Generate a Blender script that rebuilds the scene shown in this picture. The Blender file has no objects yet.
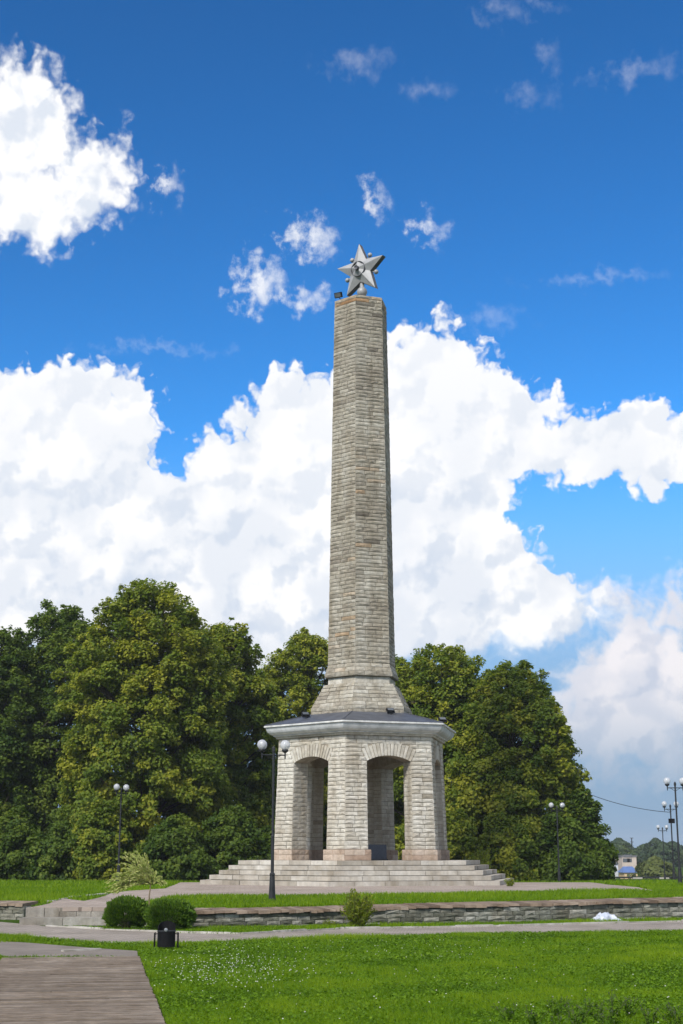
import bpy, math, random
import numpy as np
from mathutils import Vector, Matrix
from mathutils.geometry import delaunay_2d_cdt

C = bpy.context.scene
rng = np.random.default_rng(11)
random.seed(5)
PI = math.pi
col = C.collection

# ------------------------------------------------------------------ camera
F, EYE = 1422.2, 1.7
TH = math.atan(344 / F)
ct, st = math.cos(TH), math.sin(TH)


def at(px, py, z):
    """point of the world at height z that the photo shows at a pixel"""
    a = (px - 341.5) / F; b = (512 - py) / F
    t = (z - EYE) / (st + b * ct)
    return a * t, (ct - b * st) * t


def zat(px, py, Y):
    """x and height of the pixel on the upright plane at distance Y"""
    a = (px - 341.5) / F; b = (512 - py) / F
    t = Y / (ct - b * st)
    return a * t, EYE + (st + b * ct) * t


cam = bpy.data.cameras.new('camera')
cam.lens = 50; cam.sensor_height = 36; cam.sensor_width = 24; cam.sensor_fit = 'VERTICAL'
cam.clip_end = 6000; cam.clip_start = .1
co = bpy.data.objects.new('camera', cam); col.objects.link(co)
co.location = (0, 0, EYE); co.rotation_euler = (PI / 2 + TH, 0, 0)
C.camera = co

# ------------------------------------------------------------------ materials
def newmat(name):
    m = bpy.data.materials.new(name); m.use_nodes = True
    nt = m.node_tree
    return m, nt, nt.nodes['Principled BSDF']


def N(nt, typ, **kw):
    n = nt.nodes.new(typ)
    for k, v in kw.items():
        setattr(n, k, v)
    return n


def ramp(nt, src, stops):
    r = N(nt, 'ShaderNodeValToRGB')
    els = r.color_ramp.elements
    while len(els) < len(stops): els.new(.5)
    for e, (p, c) in zip(els, stops):
        e.position = p; e.color = (*c, 1)
    nt.links.new(src, r.inputs[0])
    return r.outputs[0]


def noise(nt, scale, detail=5, rough=.6, vec=None, dim='3D'):
    n = N(nt, 'ShaderNodeTexNoise'); n.inputs['Scale'].default_value = scale
    n.inputs['Detail'].default_value = detail; n.inputs['Roughness'].default_value = rough
    if vec is None:
        tc = N(nt, 'ShaderNodeTexCoord'); vec = tc.outputs['Object']
    nt.links.new(vec, n.inputs['Vector'])
    return n.outputs['Fac']


def mixc(nt, fac, a, b, mode='MIX'):
    m = N(nt, 'ShaderNodeMix', data_type='RGBA', blend_type=mode)
    for i, v in ((0, fac), (6, a), (7, b)):
        if hasattr(v, 'is_output'): nt.links.new(v, m.inputs[i])
        elif isinstance(v, (int, float)): m.inputs[i].default_value = v
        else: m.inputs[i].default_value = (*v, 1)
    return m.outputs[2]


def bump(nt, h, strength, dist, bsdf):
    b = N(nt, 'ShaderNodeBump'); b.inputs['Strength'].default_value = strength
    b.inputs['Distance'].default_value = dist
    nt.links.new(h, b.inputs['Height']); nt.links.new(b.outputs[0], bsdf.inputs['Normal'])


def simple(name, c1, c2=None, scale=3, rough=.8, metal=0, bmp=0, bscale=30, spec=.3):
    m, nt, b = newmat(name)
    c2 = c2 or tuple(x * .75 for x in c1)
    nt.links.new(ramp(nt, noise(nt, scale), [(.35, c2), (.65, c1)]), b.inputs['Base Color'])
    b.inputs['Roughness'].default_value = rough; b.inputs['Metallic'].default_value = metal
    b.inputs['Specular IOR Level'].default_value = spec
    if bmp: bump(nt, noise(nt, bscale), bmp, .02, b)
    return m


def tinted(name, stops, mott=.35, mscale=6, rough=.9, bmp=.5, bscale=28):
    """colour ramp over the per-piece 'tint' value, mottled by noise"""
    m, nt, b = newmat(name)
    a = N(nt, 'ShaderNodeAttribute', attribute_name='tint')
    c = ramp(nt, a.outputs['Fac'], stops)
    n1 = noise(nt, mscale, 8, .7)
    g = ramp(nt, n1, [(.3, (1 - mott,) * 3), (.7, (1 + mott * .4,) * 3)])
    c = mixc(nt, 1.0, c, g, 'MULTIPLY')
    tc = N(nt, 'ShaderNodeTexCoord'); mp = N(nt, 'ShaderNodeMapping'); mp.inputs['Scale'].default_value = (1.6, 1.6, .16)
    nt.links.new(tc.outputs['Object'], mp.inputs[0])
    c = mixc(nt, 1.0, c, ramp(nt, noise(nt, 1.0, 6, .65, mp.outputs[0]), [(.32, (.74, .70, .64)), (.6, (1.04, 1.04, 1.04))]), 'MULTIPLY')   # rain streaks
    n2 = noise(nt, mscale * .13, 3, .5)
    g2 = ramp(nt, n2, [(.35, (.86, .83, .8)), (.65, (1.05, 1.05, 1.05))])
    c = mixc(nt, 1.0, c, g2, 'MULTIPLY')
    nt.links.new(c, b.inputs['Base Color'])
    b.inputs['Roughness'].default_value = rough; b.inputs['Specular IOR Level'].default_value = .25
    if bmp: bump(nt, noise(nt, bscale, 6, .7), bmp, .03, b)
    return m


M_stone = tinted('rough_limestone', [(0, (.15, .135, .11)), (.12, (.30, .275, .23)), (.45, (.385, .36, .30)), (.8, (.48, .46, .40)), (.9, (.40, .30, .20)), (1, (.36, .20, .09))], .45, 5, bmp=.7)
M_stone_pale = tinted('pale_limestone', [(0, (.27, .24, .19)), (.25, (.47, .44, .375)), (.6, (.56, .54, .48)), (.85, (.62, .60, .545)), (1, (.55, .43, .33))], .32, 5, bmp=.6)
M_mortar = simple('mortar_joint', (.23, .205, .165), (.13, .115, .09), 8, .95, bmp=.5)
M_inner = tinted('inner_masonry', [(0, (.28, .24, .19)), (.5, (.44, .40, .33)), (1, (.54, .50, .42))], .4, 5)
M_plinth = tinted('pink_granite', [(0, (.34, .25, .195)), (.5, (.46, .37, .30)), (1, (.54, .46, .39))], .3, 9, bmp=.3)
M_step = tinted('step_granite', [(0, (.34, .315, .27)), (.5, (.45, .425, .38)), (1, (.54, .52, .475))], .3, 3, bmp=.25)
M_oldstep = tinted('worn_step_stone', [(0, (.21, .195, .17)), (.5, (.31, .295, .265)), (1, (.41, .395, .36))], .4, 4, bmp=.5)
M_leafstem = simple('weed_stem', (.075, .10, .03), (.045, .06, .02), 5, .9)
M_cornice = simple('weathered_metal_cornice', (.60, .62, .63), (.40, .42, .43), 2.2, .55, .0, bmp=.15, bscale=8)
M_fillet = simple('white_painted_fillet', (.66, .66, .64), (.42, .43, .43), 3, .6)
M_roof = simple('dark_roof_sheet', (.085, .092, .11), (.05, .055, .068), 2, .55)
M_star = simple('silver_painted_metal', (.35, .353, .36), (.26, .263, .27), 2.5, .5, .15)
M_staredge = simple('shade_toned_star_trim', (.13, .13, .14), (.07, .07, .08), 2.5, .5, .5)  # shade on the rim put into the colour; ring and boss share it
M_black = simple('black_enamel', (.010, .010, .011), (.006, .006, .007), 5, .6, spec=.1)
M_iron = simple('dark_grey_pole_paint', (.026, .028, .032), (.014, .016, .018), 4, .5, spec=.3)
M_slab = simple('polished_dark_granite', (.035, .035, .045), (.018, .018, .024), 12, .25, spec=.5)
M_lens = simple('floodlight_lens', (.10, .11, .12), (.07, .08, .09), 4, .12, spec=.6)
M_steel = simple('galvanised_steel', (.4, .41, .42), (.28, .29, .30), 5, .4, .7)
M_bag = simple('white_plastic_bag', (.50, .53, .60), (.36, .40, .48), 5, .4, spec=.4)
M_wallstone = tinted('grey_rubble_masonry', [(0, (.11, .115, .09)), (.4, (.20, .205, .17)), (.75, (.29, .29, .25)), (1, (.44, .44, .40))], .5, 7, bmp=.8)
M_cope = tinted('brown_sandstone_coping', [(0, (.15, .11, .08)), (.5, (.235, .18, .135)), (1, (.33, .27, .215))], .45, 4, bmp=.4)
M_curb = simple('concrete_kerb', (.46, .44, .40), (.28, .26, .22), 3, .9, bmp=.3)
M_soil = simple('bare_soil', (.20, .145, .09), (.12, .085, .05), 6, .95, bmp=.6)
M_plank = tinted('weathered_planks', [(0, (.145, .118, .092)), (.5, (.225, .185, .148)), (1, (.32, .27, .22))], .4, 6, bmp=.3)
M_bark = simple('tree_bark', (.10, .08, .06), (.05, .04, .03), 5, .95, bmp=.8, bscale=14)
M_branch = simple('young_bark', (.22, .17, .10), (.13, .10, .06), 5, .9)


def paving(name, c1, c2, cm, bw, bh, rot):
    m, nt, b = newmat(name)
    tc = N(nt, 'ShaderNodeTexCoord'); mp = N(nt, 'ShaderNodeMapping')
    mp.inputs['Rotation'].default_value = (0, 0, rot)
    nt.links.new(tc.outputs['Object'], mp.inputs[0])
    br = N(nt, 'ShaderNodeTexBrick')
    nt.links.new(mp.outputs[0], br.inputs['Vector'])
    br.inputs['Scale'].default_value = 1; br.inputs['Brick Width'].default_value = bw; br.inputs['Row Height'].default_value = bh
    br.inputs['Mortar Size'].default_value = .012; br.inputs['Color1'].default_value = (*c1, 1); br.inputs['Color2'].default_value = (*c2, 1)
    br.inputs['Mortar'].default_value = (*cm, 1); br.inputs['Bias'].default_value = 0
    g = ramp(nt, noise(nt, .7, 7, .65), [(.3, (.72, .70, .66)), (.68, (1.12, 1.1, 1.08))])
    c = mixc(nt, 1, br.outputs['Color'], g, 'MULTIPLY')
    nt.links.new(c, b.inputs['Base Color']); b.inputs['Roughness'].default_value = .9
    b.inputs['Specular IOR Level'].default_value = .2
    inv = N(nt, 'ShaderNodeMath', operation='SUBTRACT'); inv.inputs[0].default_value = 1
    nt.links.new(br.outputs['Fac'], inv.inputs[1])
    bump(nt, inv.outputs[0], .6, .01, b)
    return m


M_plaza = paving('pinkish_paving', (.36, .305, .27), (.30, .255, .225), (.17, .14, .12), .6, .3, .25)
M_path = paving('path_paving', (.33, .295, .265), (.28, .25, .225), (.16, .14, .12), .24, .12, .4)


def leafmat(name, c0, c1, c2, transl=.38):
    m, nt, b = newmat(name)
    a = N(nt, 'ShaderNodeAttribute', attribute_name='tint')
    c = ramp(nt, a.outputs['Fac'], [(0, c0), (.5, c1), (1, c2)])
    out = nt.nodes['Material Output']
    nt.links.new(c, b.inputs['Base Color']); b.inputs['Roughness'].default_value = .6
    b.inputs['Specular IOR Level'].default_value = .18
    t = N(nt, 'ShaderNodeBsdfTranslucent')
    c2_ = mixc(nt, 1, c, (1.2, 1.35, .5), 'MULTIPLY')
    nt.links.new(c2_, t.inputs[0])
    mx = N(nt, 'ShaderNodeMixShader'); mx.inputs[0].default_value = transl
    nt.links.new(b.outputs[0], mx.inputs[1]); nt.links.new(t.outputs[0], mx.inputs[2])
    nt.links.new(mx.outputs[0], out.inputs[0])
    return m


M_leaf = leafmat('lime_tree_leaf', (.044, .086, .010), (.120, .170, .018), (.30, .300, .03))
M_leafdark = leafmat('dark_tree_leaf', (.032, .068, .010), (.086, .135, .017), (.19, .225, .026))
M_thuja = leafmat('thuja_leaf', (.035, .085, .010), (.09, .17, .018), (.20, .28, .03), .3)
M_shrub = leafmat('shrub_leaf', (.06, .10, .01), (.15, .20, .015), (.28, .30, .03))
M_pale = leafmat('variegated_leaf', (.18, .25, .05), (.38, .42, .13), (.62, .58, .28))
M_grass = leafmat('grass_blade', (.045, .100, .002), (.112, .212, .003), (.225, .315, .010), .38)
M_clover = leafmat('clover_leaf', (.040, .095, .002), (.09, .178, .004), (.155, .25, .008), .32)
M_far = leafmat('haze_tinted_leaf', (.03, .055, .025), (.055, .085, .03), (.10, .12, .03), .2)  # blue-green of distant haze mixed into the leaf colour
M_flower = simple('white_clover_flower', (.72, .72, .66), (.55, .55, .48), 5, .9)
M_weedfl = simple('grey_weed_flower', (.085, .095, .07), (.05, .055, .04), 20, .9)


def groundmat():
    m, nt, b = newmat('lawn_soil')
    c = ramp(nt, noise(nt, 2.2, 8, .7), [(.3, (.026, .05, .006)), (.55, (.045, .09, .008)), (.75, (.075, .09, .02))])
    nt.links.new(c, b.inputs['Base Color']); b.inputs['Roughness'].default_value = 1
    b.inputs['Specular IOR Level'].default_value = .05
    bump(nt, noise(nt, 25, 6, .7), 1, .05, b)
    return m


M_ground = groundmat()


def globemat():
    m, nt, b = newmat('lamp_globe_plastic')
    b.inputs['Base Color'].default_value = (.62, .64, .68, 1); b.inputs['Roughness'].default_value = .08
    b.inputs['Specular IOR Level'].default_value = .6
    tr = N(nt, 'ShaderNodeBsdfTransparent'); mx = N(nt, 'ShaderNodeMixShader')
    mx.inputs[0].default_value = .45
    nt.links.new(b.outputs[0], mx.inputs[1]); nt.links.new(tr.outputs[0], mx.inputs[2])
    nt.links.new(mx.outputs[0], nt.nodes['Material Output'].inputs[0])
    return m


M_globe = globemat()

# ------------------------------------------------------------------ mesh helpers
class MB:
    def __init__(s): s.v = []; s.f = []; s.t = []

    def add(s, verts, faces, tint=.5):
        o = len(s.v); s.v += [tuple(p) for p in verts]
        s.f += [tuple(i + o for i in f) for f in faces]; s.t += [tint] * len(faces)

    def box(s, x0, x1, y0, y1, z0, z1, tint=.5, M=None):
        v = [Vector((x, y, z)) for z in (z0, z1) for y in (y0, y1) for x in (x0, x1)]
        if M: v = [M @ p for p in v]
        s.add(v, [(0, 2, 3, 1), (4, 5, 7, 6), (0, 1, 5, 4), (1, 3, 7, 5), (3, 2, 6, 7), (2, 0, 4, 6)], tint)

    def prism(s, bottom, top, tint=.5):
        n = len(bottom)
        s.add(list(bottom) + list(top), [tuple(range(n))[::-1], tuple(range(n, 2 * n))] + [(i, (i + 1) % n, n + (i + 1) % n, n + i) for i in range(n)], tint)

    def tube(s, pts, rad, n=8, tint=.5, cap=True):
        pts = [Vector(p) for p in pts]; rings = []
        for i, p in enumerate(pts):
            d = (pts[min(i + 1, len(pts) - 1)] - pts[max(i - 1, 0)]).normalized()
            a = d.cross(Vector((0, 0, 1)) if abs(d.z) < .9 else Vector((1, 0, 0))).normalized(); b = d.cross(a)
            r = rad[i] if hasattr(rad, '__len__') else rad
            rings.append([p + (a * math.cos(2 * PI * k / n) + b * math.sin(2 * PI * k / n)) * r for k in range(n)])
        v = [q for r in rings for q in r]; f = []
        for i in range(len(pts) - 1):
            for k in range(n):
                f.append((i * n + k, i * n + (k + 1) % n, (i + 1) * n + (k + 1) % n, (i + 1) * n + k))
        if cap: f += [tuple(range(n)), tuple(range((len(pts) - 1) * n, len(pts) * n))[::-1]]
        s.add(v, f, tint)

    def lathe(s, prof, c=(0, 0, 0), n=20, tint=.5, M=None):
        v = []; f = []
        for r, z in prof:
            for k in range(n):
                p = Vector((c[0] + r * math.cos(2 * PI * k / n), c[1] + r * math.sin(2 * PI * k / n), c[2] + z))
                v.append(M @ p if M else p)
        for i in range(len(prof) - 1):
            for k in range(n):
                f.append((i * n + k, i * n + (k + 1) % n, (i + 1) * n + (k + 1) % n, (i + 1) * n + k))
        f += [tuple(range(n))[::-1], tuple(range((len(prof) - 1) * n, len(prof) * n))]
        s.add(v, f, tint)

    def sphere(s, c, r, n=16, tint=.5, sx=1, sz=1):
        prof = [(max(r * math.sin(PI * i / (n // 2)), .001) * sx, -r * sz * math.cos(PI * i / (n // 2))) for i in range(n // 2 + 1)]
        s.lathe(prof, c, n, tint)

    def build(s, name, mat, parent=None, smooth=False, loc=None):
        me = bpy.data.meshes.new(name); me.from_pydata(s.v, [], s.f)
        a = me.attributes.new('tint', 'FLOAT', 'FACE'); a.data.foreach_set('value', np.array(s.t, dtype=np.float32))
        me.materials.append(mat)
        if smooth: me.polygons.foreach_set('use_smooth', [True] * len(me.polygons))
        me.update()
        o = bpy.data.objects.new(name, me); col.objects.link(o)
        if parent: o.parent = parent
        if loc: o.location = loc
        return o


def polys(name, V, nper, tint, mat, parent=None):
    """fast mesh: V is (count*nper, 3); every face takes nper verts of its own"""
    V = np.ascontiguousarray(V, dtype=np.float32); n = len(V); nf = n // nper
    me = bpy.data.meshes.new(name)
    me.vertices.add(n); me.vertices.foreach_set('co', V.ravel())
    me.loops.add(n); me.loops.foreach_set('vertex_index', np.arange(n, dtype=np.int32))
    me.polygons.add(nf); me.polygons.foreach_set('loop_start', np.arange(0, n, nper, dtype=np.int32))
    me.polygons.foreach_set('loop_total', np.full(nf, nper, dtype=np.int32))
    a = me.attributes.new('tint', 'FLOAT', 'FACE'); a.data.foreach_set('value', np.clip(tint, 0, 1).astype(np.float32))
    me.materials.append(mat); me.update(calc_edges=True)
    o = bpy.data.objects.new(name, me); col.objects.link(o)
    if parent: o.parent = parent
    return o


def tag(o, label, cat, group=None, kind=None):
    o['label'] = label; o['category'] = cat
    if group: o['group'] = group
    if kind: o['kind'] = kind
    return o


def thing(name, label, cat, loc=(0, 0, 0), rz=0, group=None):
    o = bpy.data.objects.new(name, None); col.objects.link(o)
    o.location = loc; o.rotation_euler = (0, 0, rz); o.empty_display_size = .3
    return tag(o, label, cat, group)


def copy_tree(o, parent=None):
    c = o.copy(); col.objects.link(c)
    if parent: c.parent = parent
    for ch in list(o.children): copy_tree(ch, c)
    return c


def struct(o): o['kind'] = 'structure'; return o
def stuff(o): o['kind'] = 'stuff'; return o


def sstep(a, b, x):
    t = np.clip((np.asarray(x, dtype=float) - a) / (b - a), 0, 1); return t * t * (3 - 2 * t)


# ------------------------------------------------------------------ ground heights
def wall_y(x): return 36.98 + .426 * x                 # line of the low retaining wall


def front_y(x):
    """where the raised terrace begins"""
    x = np.asarray(x, dtype=float)
    return np.where(x > -3.6, wall_y(x), np.where(x > -5.55, 35.45 + (-3.6 - x) * 1.27, np.where(x > -8.1, 37.96, 40.6 + .25 * (-8.1 - x))))


def terrace_z(x, y):
    x = np.asarray(x, dtype=float); y = np.asarray(y, dtype=float)
    zw = np.where(x > -5.55, np.clip(.445 + .0095 * x, .40, .54), .40)
    t = sstep(.4, 6, y - front_y(x))
    z = zw + (.53 - zw) * t
    return z - .018 * np.clip(y - 66, 0, 60)


def land_z(x, y):
    """lawn level, river bed and the far bank"""
    y = np.asarray(y, dtype=float)
    z = -5.2 * sstep(112, 140, y) + 4.0 * sstep(285, 330, y) + 1.2 * sstep(380, 700, y)
    return z


# ground sheet
xs = np.concatenate([np.linspace(-1600, -60, 12), np.linspace(-50, 90, 36), np.linspace(100, 1600, 14)])
ys = np.concatenate([np.linspace(-300, 0, 7), np.linspace(6, 108, 18), np.linspace(112, 150, 14), np.linspace(170, 460, 24), np.linspace(500, 3000, 14)])
b = MB(); nx = len(xs)
b.v = [(x, y, float(land_z(x, y))) for y in ys for x in xs]
for j in range(len(ys) - 1):
    for i in range(nx - 1):
        b.f.append((j * nx + i, j * nx + i + 1, (j + 1) * nx + i + 1, (j + 1) * nx + i)); b.t.append(.5)
struct(b.build('ground', M_ground))
m, nt, bs = newmat('river_water')
bs.inputs['Base Color'].default_value = (.05, .07, .08, 1); bs.inputs['Roughness'].default_value = .12
bump(nt, noise(nt, .8, 4), .3, .1, bs)
b = MB(); b.add([(-900, 120, -4.5), (900, 120, -4.5), (900, 300, -4.5), (-900, 300, -4.5)], [(0, 1, 2, 3)])
struct(b.build('river', m))

# terrace sheet
b = MB()
tx = np.unique(np.concatenate([np.linspace(-45, -9, 22), np.linspace(-9, 12, 61), np.linspace(12, 60, 26), [-8.101, -8.099, -5.551, -5.549, -3.6]]))
tq = np.concatenate([[0, .3], np.linspace(.8, 8, 13), np.linspace(10, 70, 22)])
nq = len(tq) + 1
for x in tx:
    y0 = float(front_y(x)) + .12
    b.v.append((x, y0, -.4))
    for q in tq:
        y = y0 + q * (1 if q < 8.1 else (112 - y0) / 78 if True else 1)
        b.v.append((x, y, float(terrace_z(x, y)) - (.03 if q < .2 else .012)))
for i in range(len(tx) - 1):
    for j in range(nq - 1):
        b.f.append((i * nq + j, (i + 1) * nq + j, (i + 1) * nq + j + 1, i * nq + j + 1)); b.t.append(.5)
struct(b.build('terrace', M_ground))


def sheet(name, poly, mat, zf, off, step=1.0, skirt=.1):
    """paved sheet over a polygon, following the ground"""
    P = np.array(poly, dtype=float); n = len(P); bd = []
    for i in range(n):
        a, c = P[i], P[(i + 1) % n]; k = max(1, int(np.hypot(*(c - a)) / step))
        bd += [a + (c - a) * j / k for j in range(k)]
    nb = len(bd); q_ = np.random.default_rng(len(name)); bd = [p + q_.uniform(-.07, .07, 2) for p in bd]; pts = [Vector(p) for p in bd]
    gx = np.arange(P[:, 0].min() + .37, P[:, 0].max(), step); gy = np.arange(P[:, 1].min() + .41, P[:, 1].max(), step)
    G = np.array([(x, y) for x in gx for y in gy])
    if len(G):
        G = G[inside(G, P)]
        D = np.min(np.hypot(G[:, None, 0] - np.array(bd)[None, :, 0], G[:, None, 1] - np.array(bd)[None, :, 1]), axis=1) if len(G) else np.array([])
        pts += [Vector(p) for p in G[D > step * .4]]
    r = delaunay_2d_cdt(pts, [], [list(range(nb))], 1, 1e-5)
    b = MB()
    b.v = [(p.x, p.y, float(zf(p.x, p.y)) + off) for p in r[0]]
    b.f = [tuple(f) for f in r[2]]; b.t = [.5] * len(b.f)
    for i in range(nb):
        p, q = bd[i], bd[(i + 1) % nb]
        zp, zq = float(zf(*p)) + off, float(zf(*q)) + off
        b.add([(*p, zp), (*q, zq), (*q, zq - skirt), (*p, zp - skirt)], [(0, 1, 2, 3)])
    return struct(b.build(name, mat))


def inside(Q, P):
    x, y = Q[:, 0], Q[:, 1]; r = np.zeros(len(Q), bool); n = len(P); P = np.asarray(P)
    for i in range(n):
        x0, y0 = P[i]; x1, y1 = P[(i + 1) % n]
        if y0 == y1: continue
        c = ((y0 > y) != (y1 > y)) & (x < (x1 - x0) * (y - y0) / (y1 - y0) + x0)
        r ^= c
    return r


flat = lambda x, y: 0.0
PLAZA = [(-8.05, 37.97), (-5.85, 37.97), (-5.5, 39.8), (-4.95, 43.6), (-3.6, 44.4), (0, 44.5), (3.4, 46.2), (5.5, 48.6), (7.6, 50.6), (10.2, 51.4),
         at(655, 891.2, .53), at(640, 888.8, .5), at(610, 887.2, .45), at(590, 885.6, .4), at(575, 884.6, .36), (6.5, 75), (-4, 75), (-7.2, 66),
         at(165, 889, .53), at(128, 891.5, .53), at(110, 894, .53), at(104, 897, .53), at(85, 899.5, .52), (-7.9, 42.2)]
sheet('plaza', PLAZA, M_plaza, terrace_z, .02)
PATH = [(-14, 42.5), (-9.05, 39.0), (-7.3, 36.6), (-5.67, 34.9), (-3.4, 33.3), (-2.25, 32.9), (-.04, 35.1), (3.9, 36.5), (9.05, 39.2), (16, 42.8),
        (16, 38.6), (7.9, 34.1), (3.55, 33.2), (-.03, 31.6), (-2.06, 30.2), (-2.98, 29.5), (-4.77, 29.6), (-7.47, 32.4), (-14, 38)]
sheet('paved_path', PATH, M_path, flat, .012)
LAND = [(-3.73, 27.07), (-6.95, 30.17), (-10.5, 33.4), (-10.5, 29.2), (-5.75, 25.5), (-3.46, 25.45)]
sheet('concrete_landing', LAND, simple('worn_concrete', (.205, .175, .15), (.15, .13, .11), 1.5, .9, bmp=.3), flat, .022)
# boardwalk of cross planks
b = MB(); dx = Vector((1, .165, 0)).normalized(); dy = Vector((-.165, 1, 0)).normalized()
bo = Vector((-3.46, 25.45, 0))
k = 0.0
while k < 20:
    w = .088 + .008 * random.random(); h = .03 + random.uniform(-.004, .004)
    t = min(1, max(0, random.gauss(.45, .17)))
    l = 2.29 + random.uniform(-.012, .012); e = random.uniform(-.012, .012)
    A = bo - dy * k - dx * l; B_ = bo - dy * k + dx * e
    nseg = 3
    # each run of plank is made of up to three lengths
    cuts = [0] + sorted(random.uniform(.15, .85) for _ in range(random.choice((0, 1, 1, 2)))) + [1]
    for c0, c1 in zip(cuts[:-1], cuts[1:]):
        p = A.lerp(B_, c0); q = A.lerp(B_, c1) - dx * .004
        tt = min(1, max(0, t + random.uniform(-.2, .2))); hh = h + random.uniform(-.003, .003)
        b.prism([p + Vector((0, 0, -.05)), q + Vector((0, 0, -.05)), q - dy * w + Vector((0, 0, -.05)), p - dy * w + Vector((0, 0, -.05))][::-1],
                [p + Vector((0, 0, hh)), q + Vector((0, 0, hh)), q - dy * w + Vector((0, 0, hh)), p - dy * w + Vector((0, 0, hh))][::-1], tt)
    k += w + .007
struct(b.build('boardwalk', M_plank))
b = MB(); p0 = bo - dx * 2.25; b.prism([bo + Vector((0, 0, -.06)), p0 + Vector((0, 0, -.06)), p0 - dy * 20 + Vector((0, 0, -.06)), bo - dy * 20 + Vector((0, 0, -.06))], [v + Vector((0, 0, .004)) for v in (bo, p0, p0 - dy * 20, bo - dy * 20)])
struct(b.build('boardwalk_base', M_soil))
BOARD = [tuple(v.xy) for v in (bo + dx * .02, bo - dx * 2.31, bo - dx * 2.31 - dy * 20, bo + dx * .02 - dy * 20)]


def kerb(line, w, h, z0f, name, label):
    b = MB()
    for (x0, y0), (x1, y1) in zip(line[:-1], line[1:]):
        a, c = Vector((x0, y0, 0)), Vector((x1, y1, 0)); L = (c - a).length; d = (c - a) / L; n = Vector((-d.y, d.x, 0)) * w / 2
        k = 0
        while k < L - .02:
            l = min(1.0, L - k); p, q = a + d * (k + .006), a + d * (k + l)
            z = float(z0f(p.x, p.y)); zz = z + h + random.uniform(-.015, .012); jit = n * random.uniform(-.25, .25)
            B = [p - n + jit, q - n + jit, q + n + jit, p + n + jit]
            b.prism([Vector((v.x, v.y, z - .1)) for v in B], [Vector((v.x, v.y, zz)) for v in B]); k += l
    o = b.build(name, M_curb); tag(o, label, 'kerb'); return o


kerb([(-7.3, 36.65), (-5.67, 34.95), (-3.4, 33.35), (-2.25, 32.95), (-.04, 35.15), (3.9, 36.55), (9.05, 39.25), (15.9, 42.85)], .09, .05, flat, 'kerb', 'pale concrete kerb along the wall side of the paved path')
kerb([(-13, 37.05), (-7.47, 32.35), (-4.77, 29.55), (-3.55, 29.45)], .08, .035, flat, 'kerb', 'pale low kerb along the lawn side of the path, left of the bin')
kerb([at(50, 904.2, .40), at(72, 900.8, .43), at(88, 898.5, .47), at(104, 896, .50)], .2, .05, terrace_z, 'kerb', 'broken line of kerb stones edging the lawn above the small stairs')
kerb([at(62, 951.2, .03), at(100, 949.3, .03)], .09, .045, flat, 'kerb', 'short pale kerb stone lying across the concrete landing')

# ------------------------------------------------------------------ monument
AX, AY, AL = .92, 64.0, math.radians(-11.2)


def hexv(k, R, z):
    a = AL + k * PI / 3
    return Vector((AX + R * math.sin(a), AY - R * math.cos(a), z))


def hexn(k):
    a = AL + (k + .5) * PI / 3
    return Vector((math.sin(a), -math.cos(a), 0))


def loft(b, prof, tint=.5, close=True):
    """six-sided stack of rings (radius, height)"""
    for i in range(len(prof) - 1):
        for k in range(6):
            b.add([hexv(k, *prof[i]), hexv(k + 1, *prof[i]), hexv(k + 1, *prof[i + 1]), hexv(k, *prof[i + 1])], [(0, 1, 2, 3)], tint)
    if close:
        b.add([hexv(k, *prof[0]) for k in range(6)], [(5, 4, 3, 2, 1, 0)], tint)
        b.add([hexv(k, *prof[-1]) for k in range(6)], [(0, 1, 2, 3, 4, 5)], tint)


def stones(b, P, spans, v0, v1, ch, smin, smax, prot=.03, gap=.013, tintf=None, ends=True):
    """rock-faced courses. P(u,v,w) -> point; spans(vm) -> [(u0,u1)]"""
    n = max(1, round((v1 - v0) / ch)); hs = [1 + random.uniform(-.11, .11) for _ in range(n)]; tot = sum(hs)
    v = v0
    for h in hs:
        h = h / tot * (v1 - v0); vm = v + h / 2
        for (u0, u1) in spans(vm):
            u = u0
            while u < u1 - .03:
                l = random.uniform(smin, smax)
                if u1 - (u + l) < smin * .6: l = u1 - u
                a, c = u + (gap / 2 if u > u0 else 0), u + l - (gap / 2 if u + l < u1 - 1e-4 else 0)
                lo, hi = v + gap / 2, v + h - gap / 2
                t = tintf(u, vm) if tintf else min(.84, max(0, random.gauss(.52, .14)))
                w = lambda: prot * random.uniform(.2, .8)
                j = lambda: random.uniform(-.008, .008)
                mu = (a + c) / 2 + random.uniform(-.15, .15) * (c - a)
                V = [P(a, lo, -.03), P(c, lo, -.03), P(c, hi, -.03), P(a, hi, -.03),
                     P(a, lo + j(), w()), P(c, lo + j(), w()), P(c, hi + j(), w()), P(a, hi + j(), w()),
                     P(mu, (lo + hi) / 2 + j(), prot * random.uniform(.85, 1.4))]
                b.add(V, [(4, 5, 8), (5, 6, 8), (6, 7, 8), (7, 4, 8), (0, 1, 5, 4), (1, 2, 6, 5), (2, 3, 7, 6), (3, 0, 4, 7)], t)
                u += l
        v += h


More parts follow.
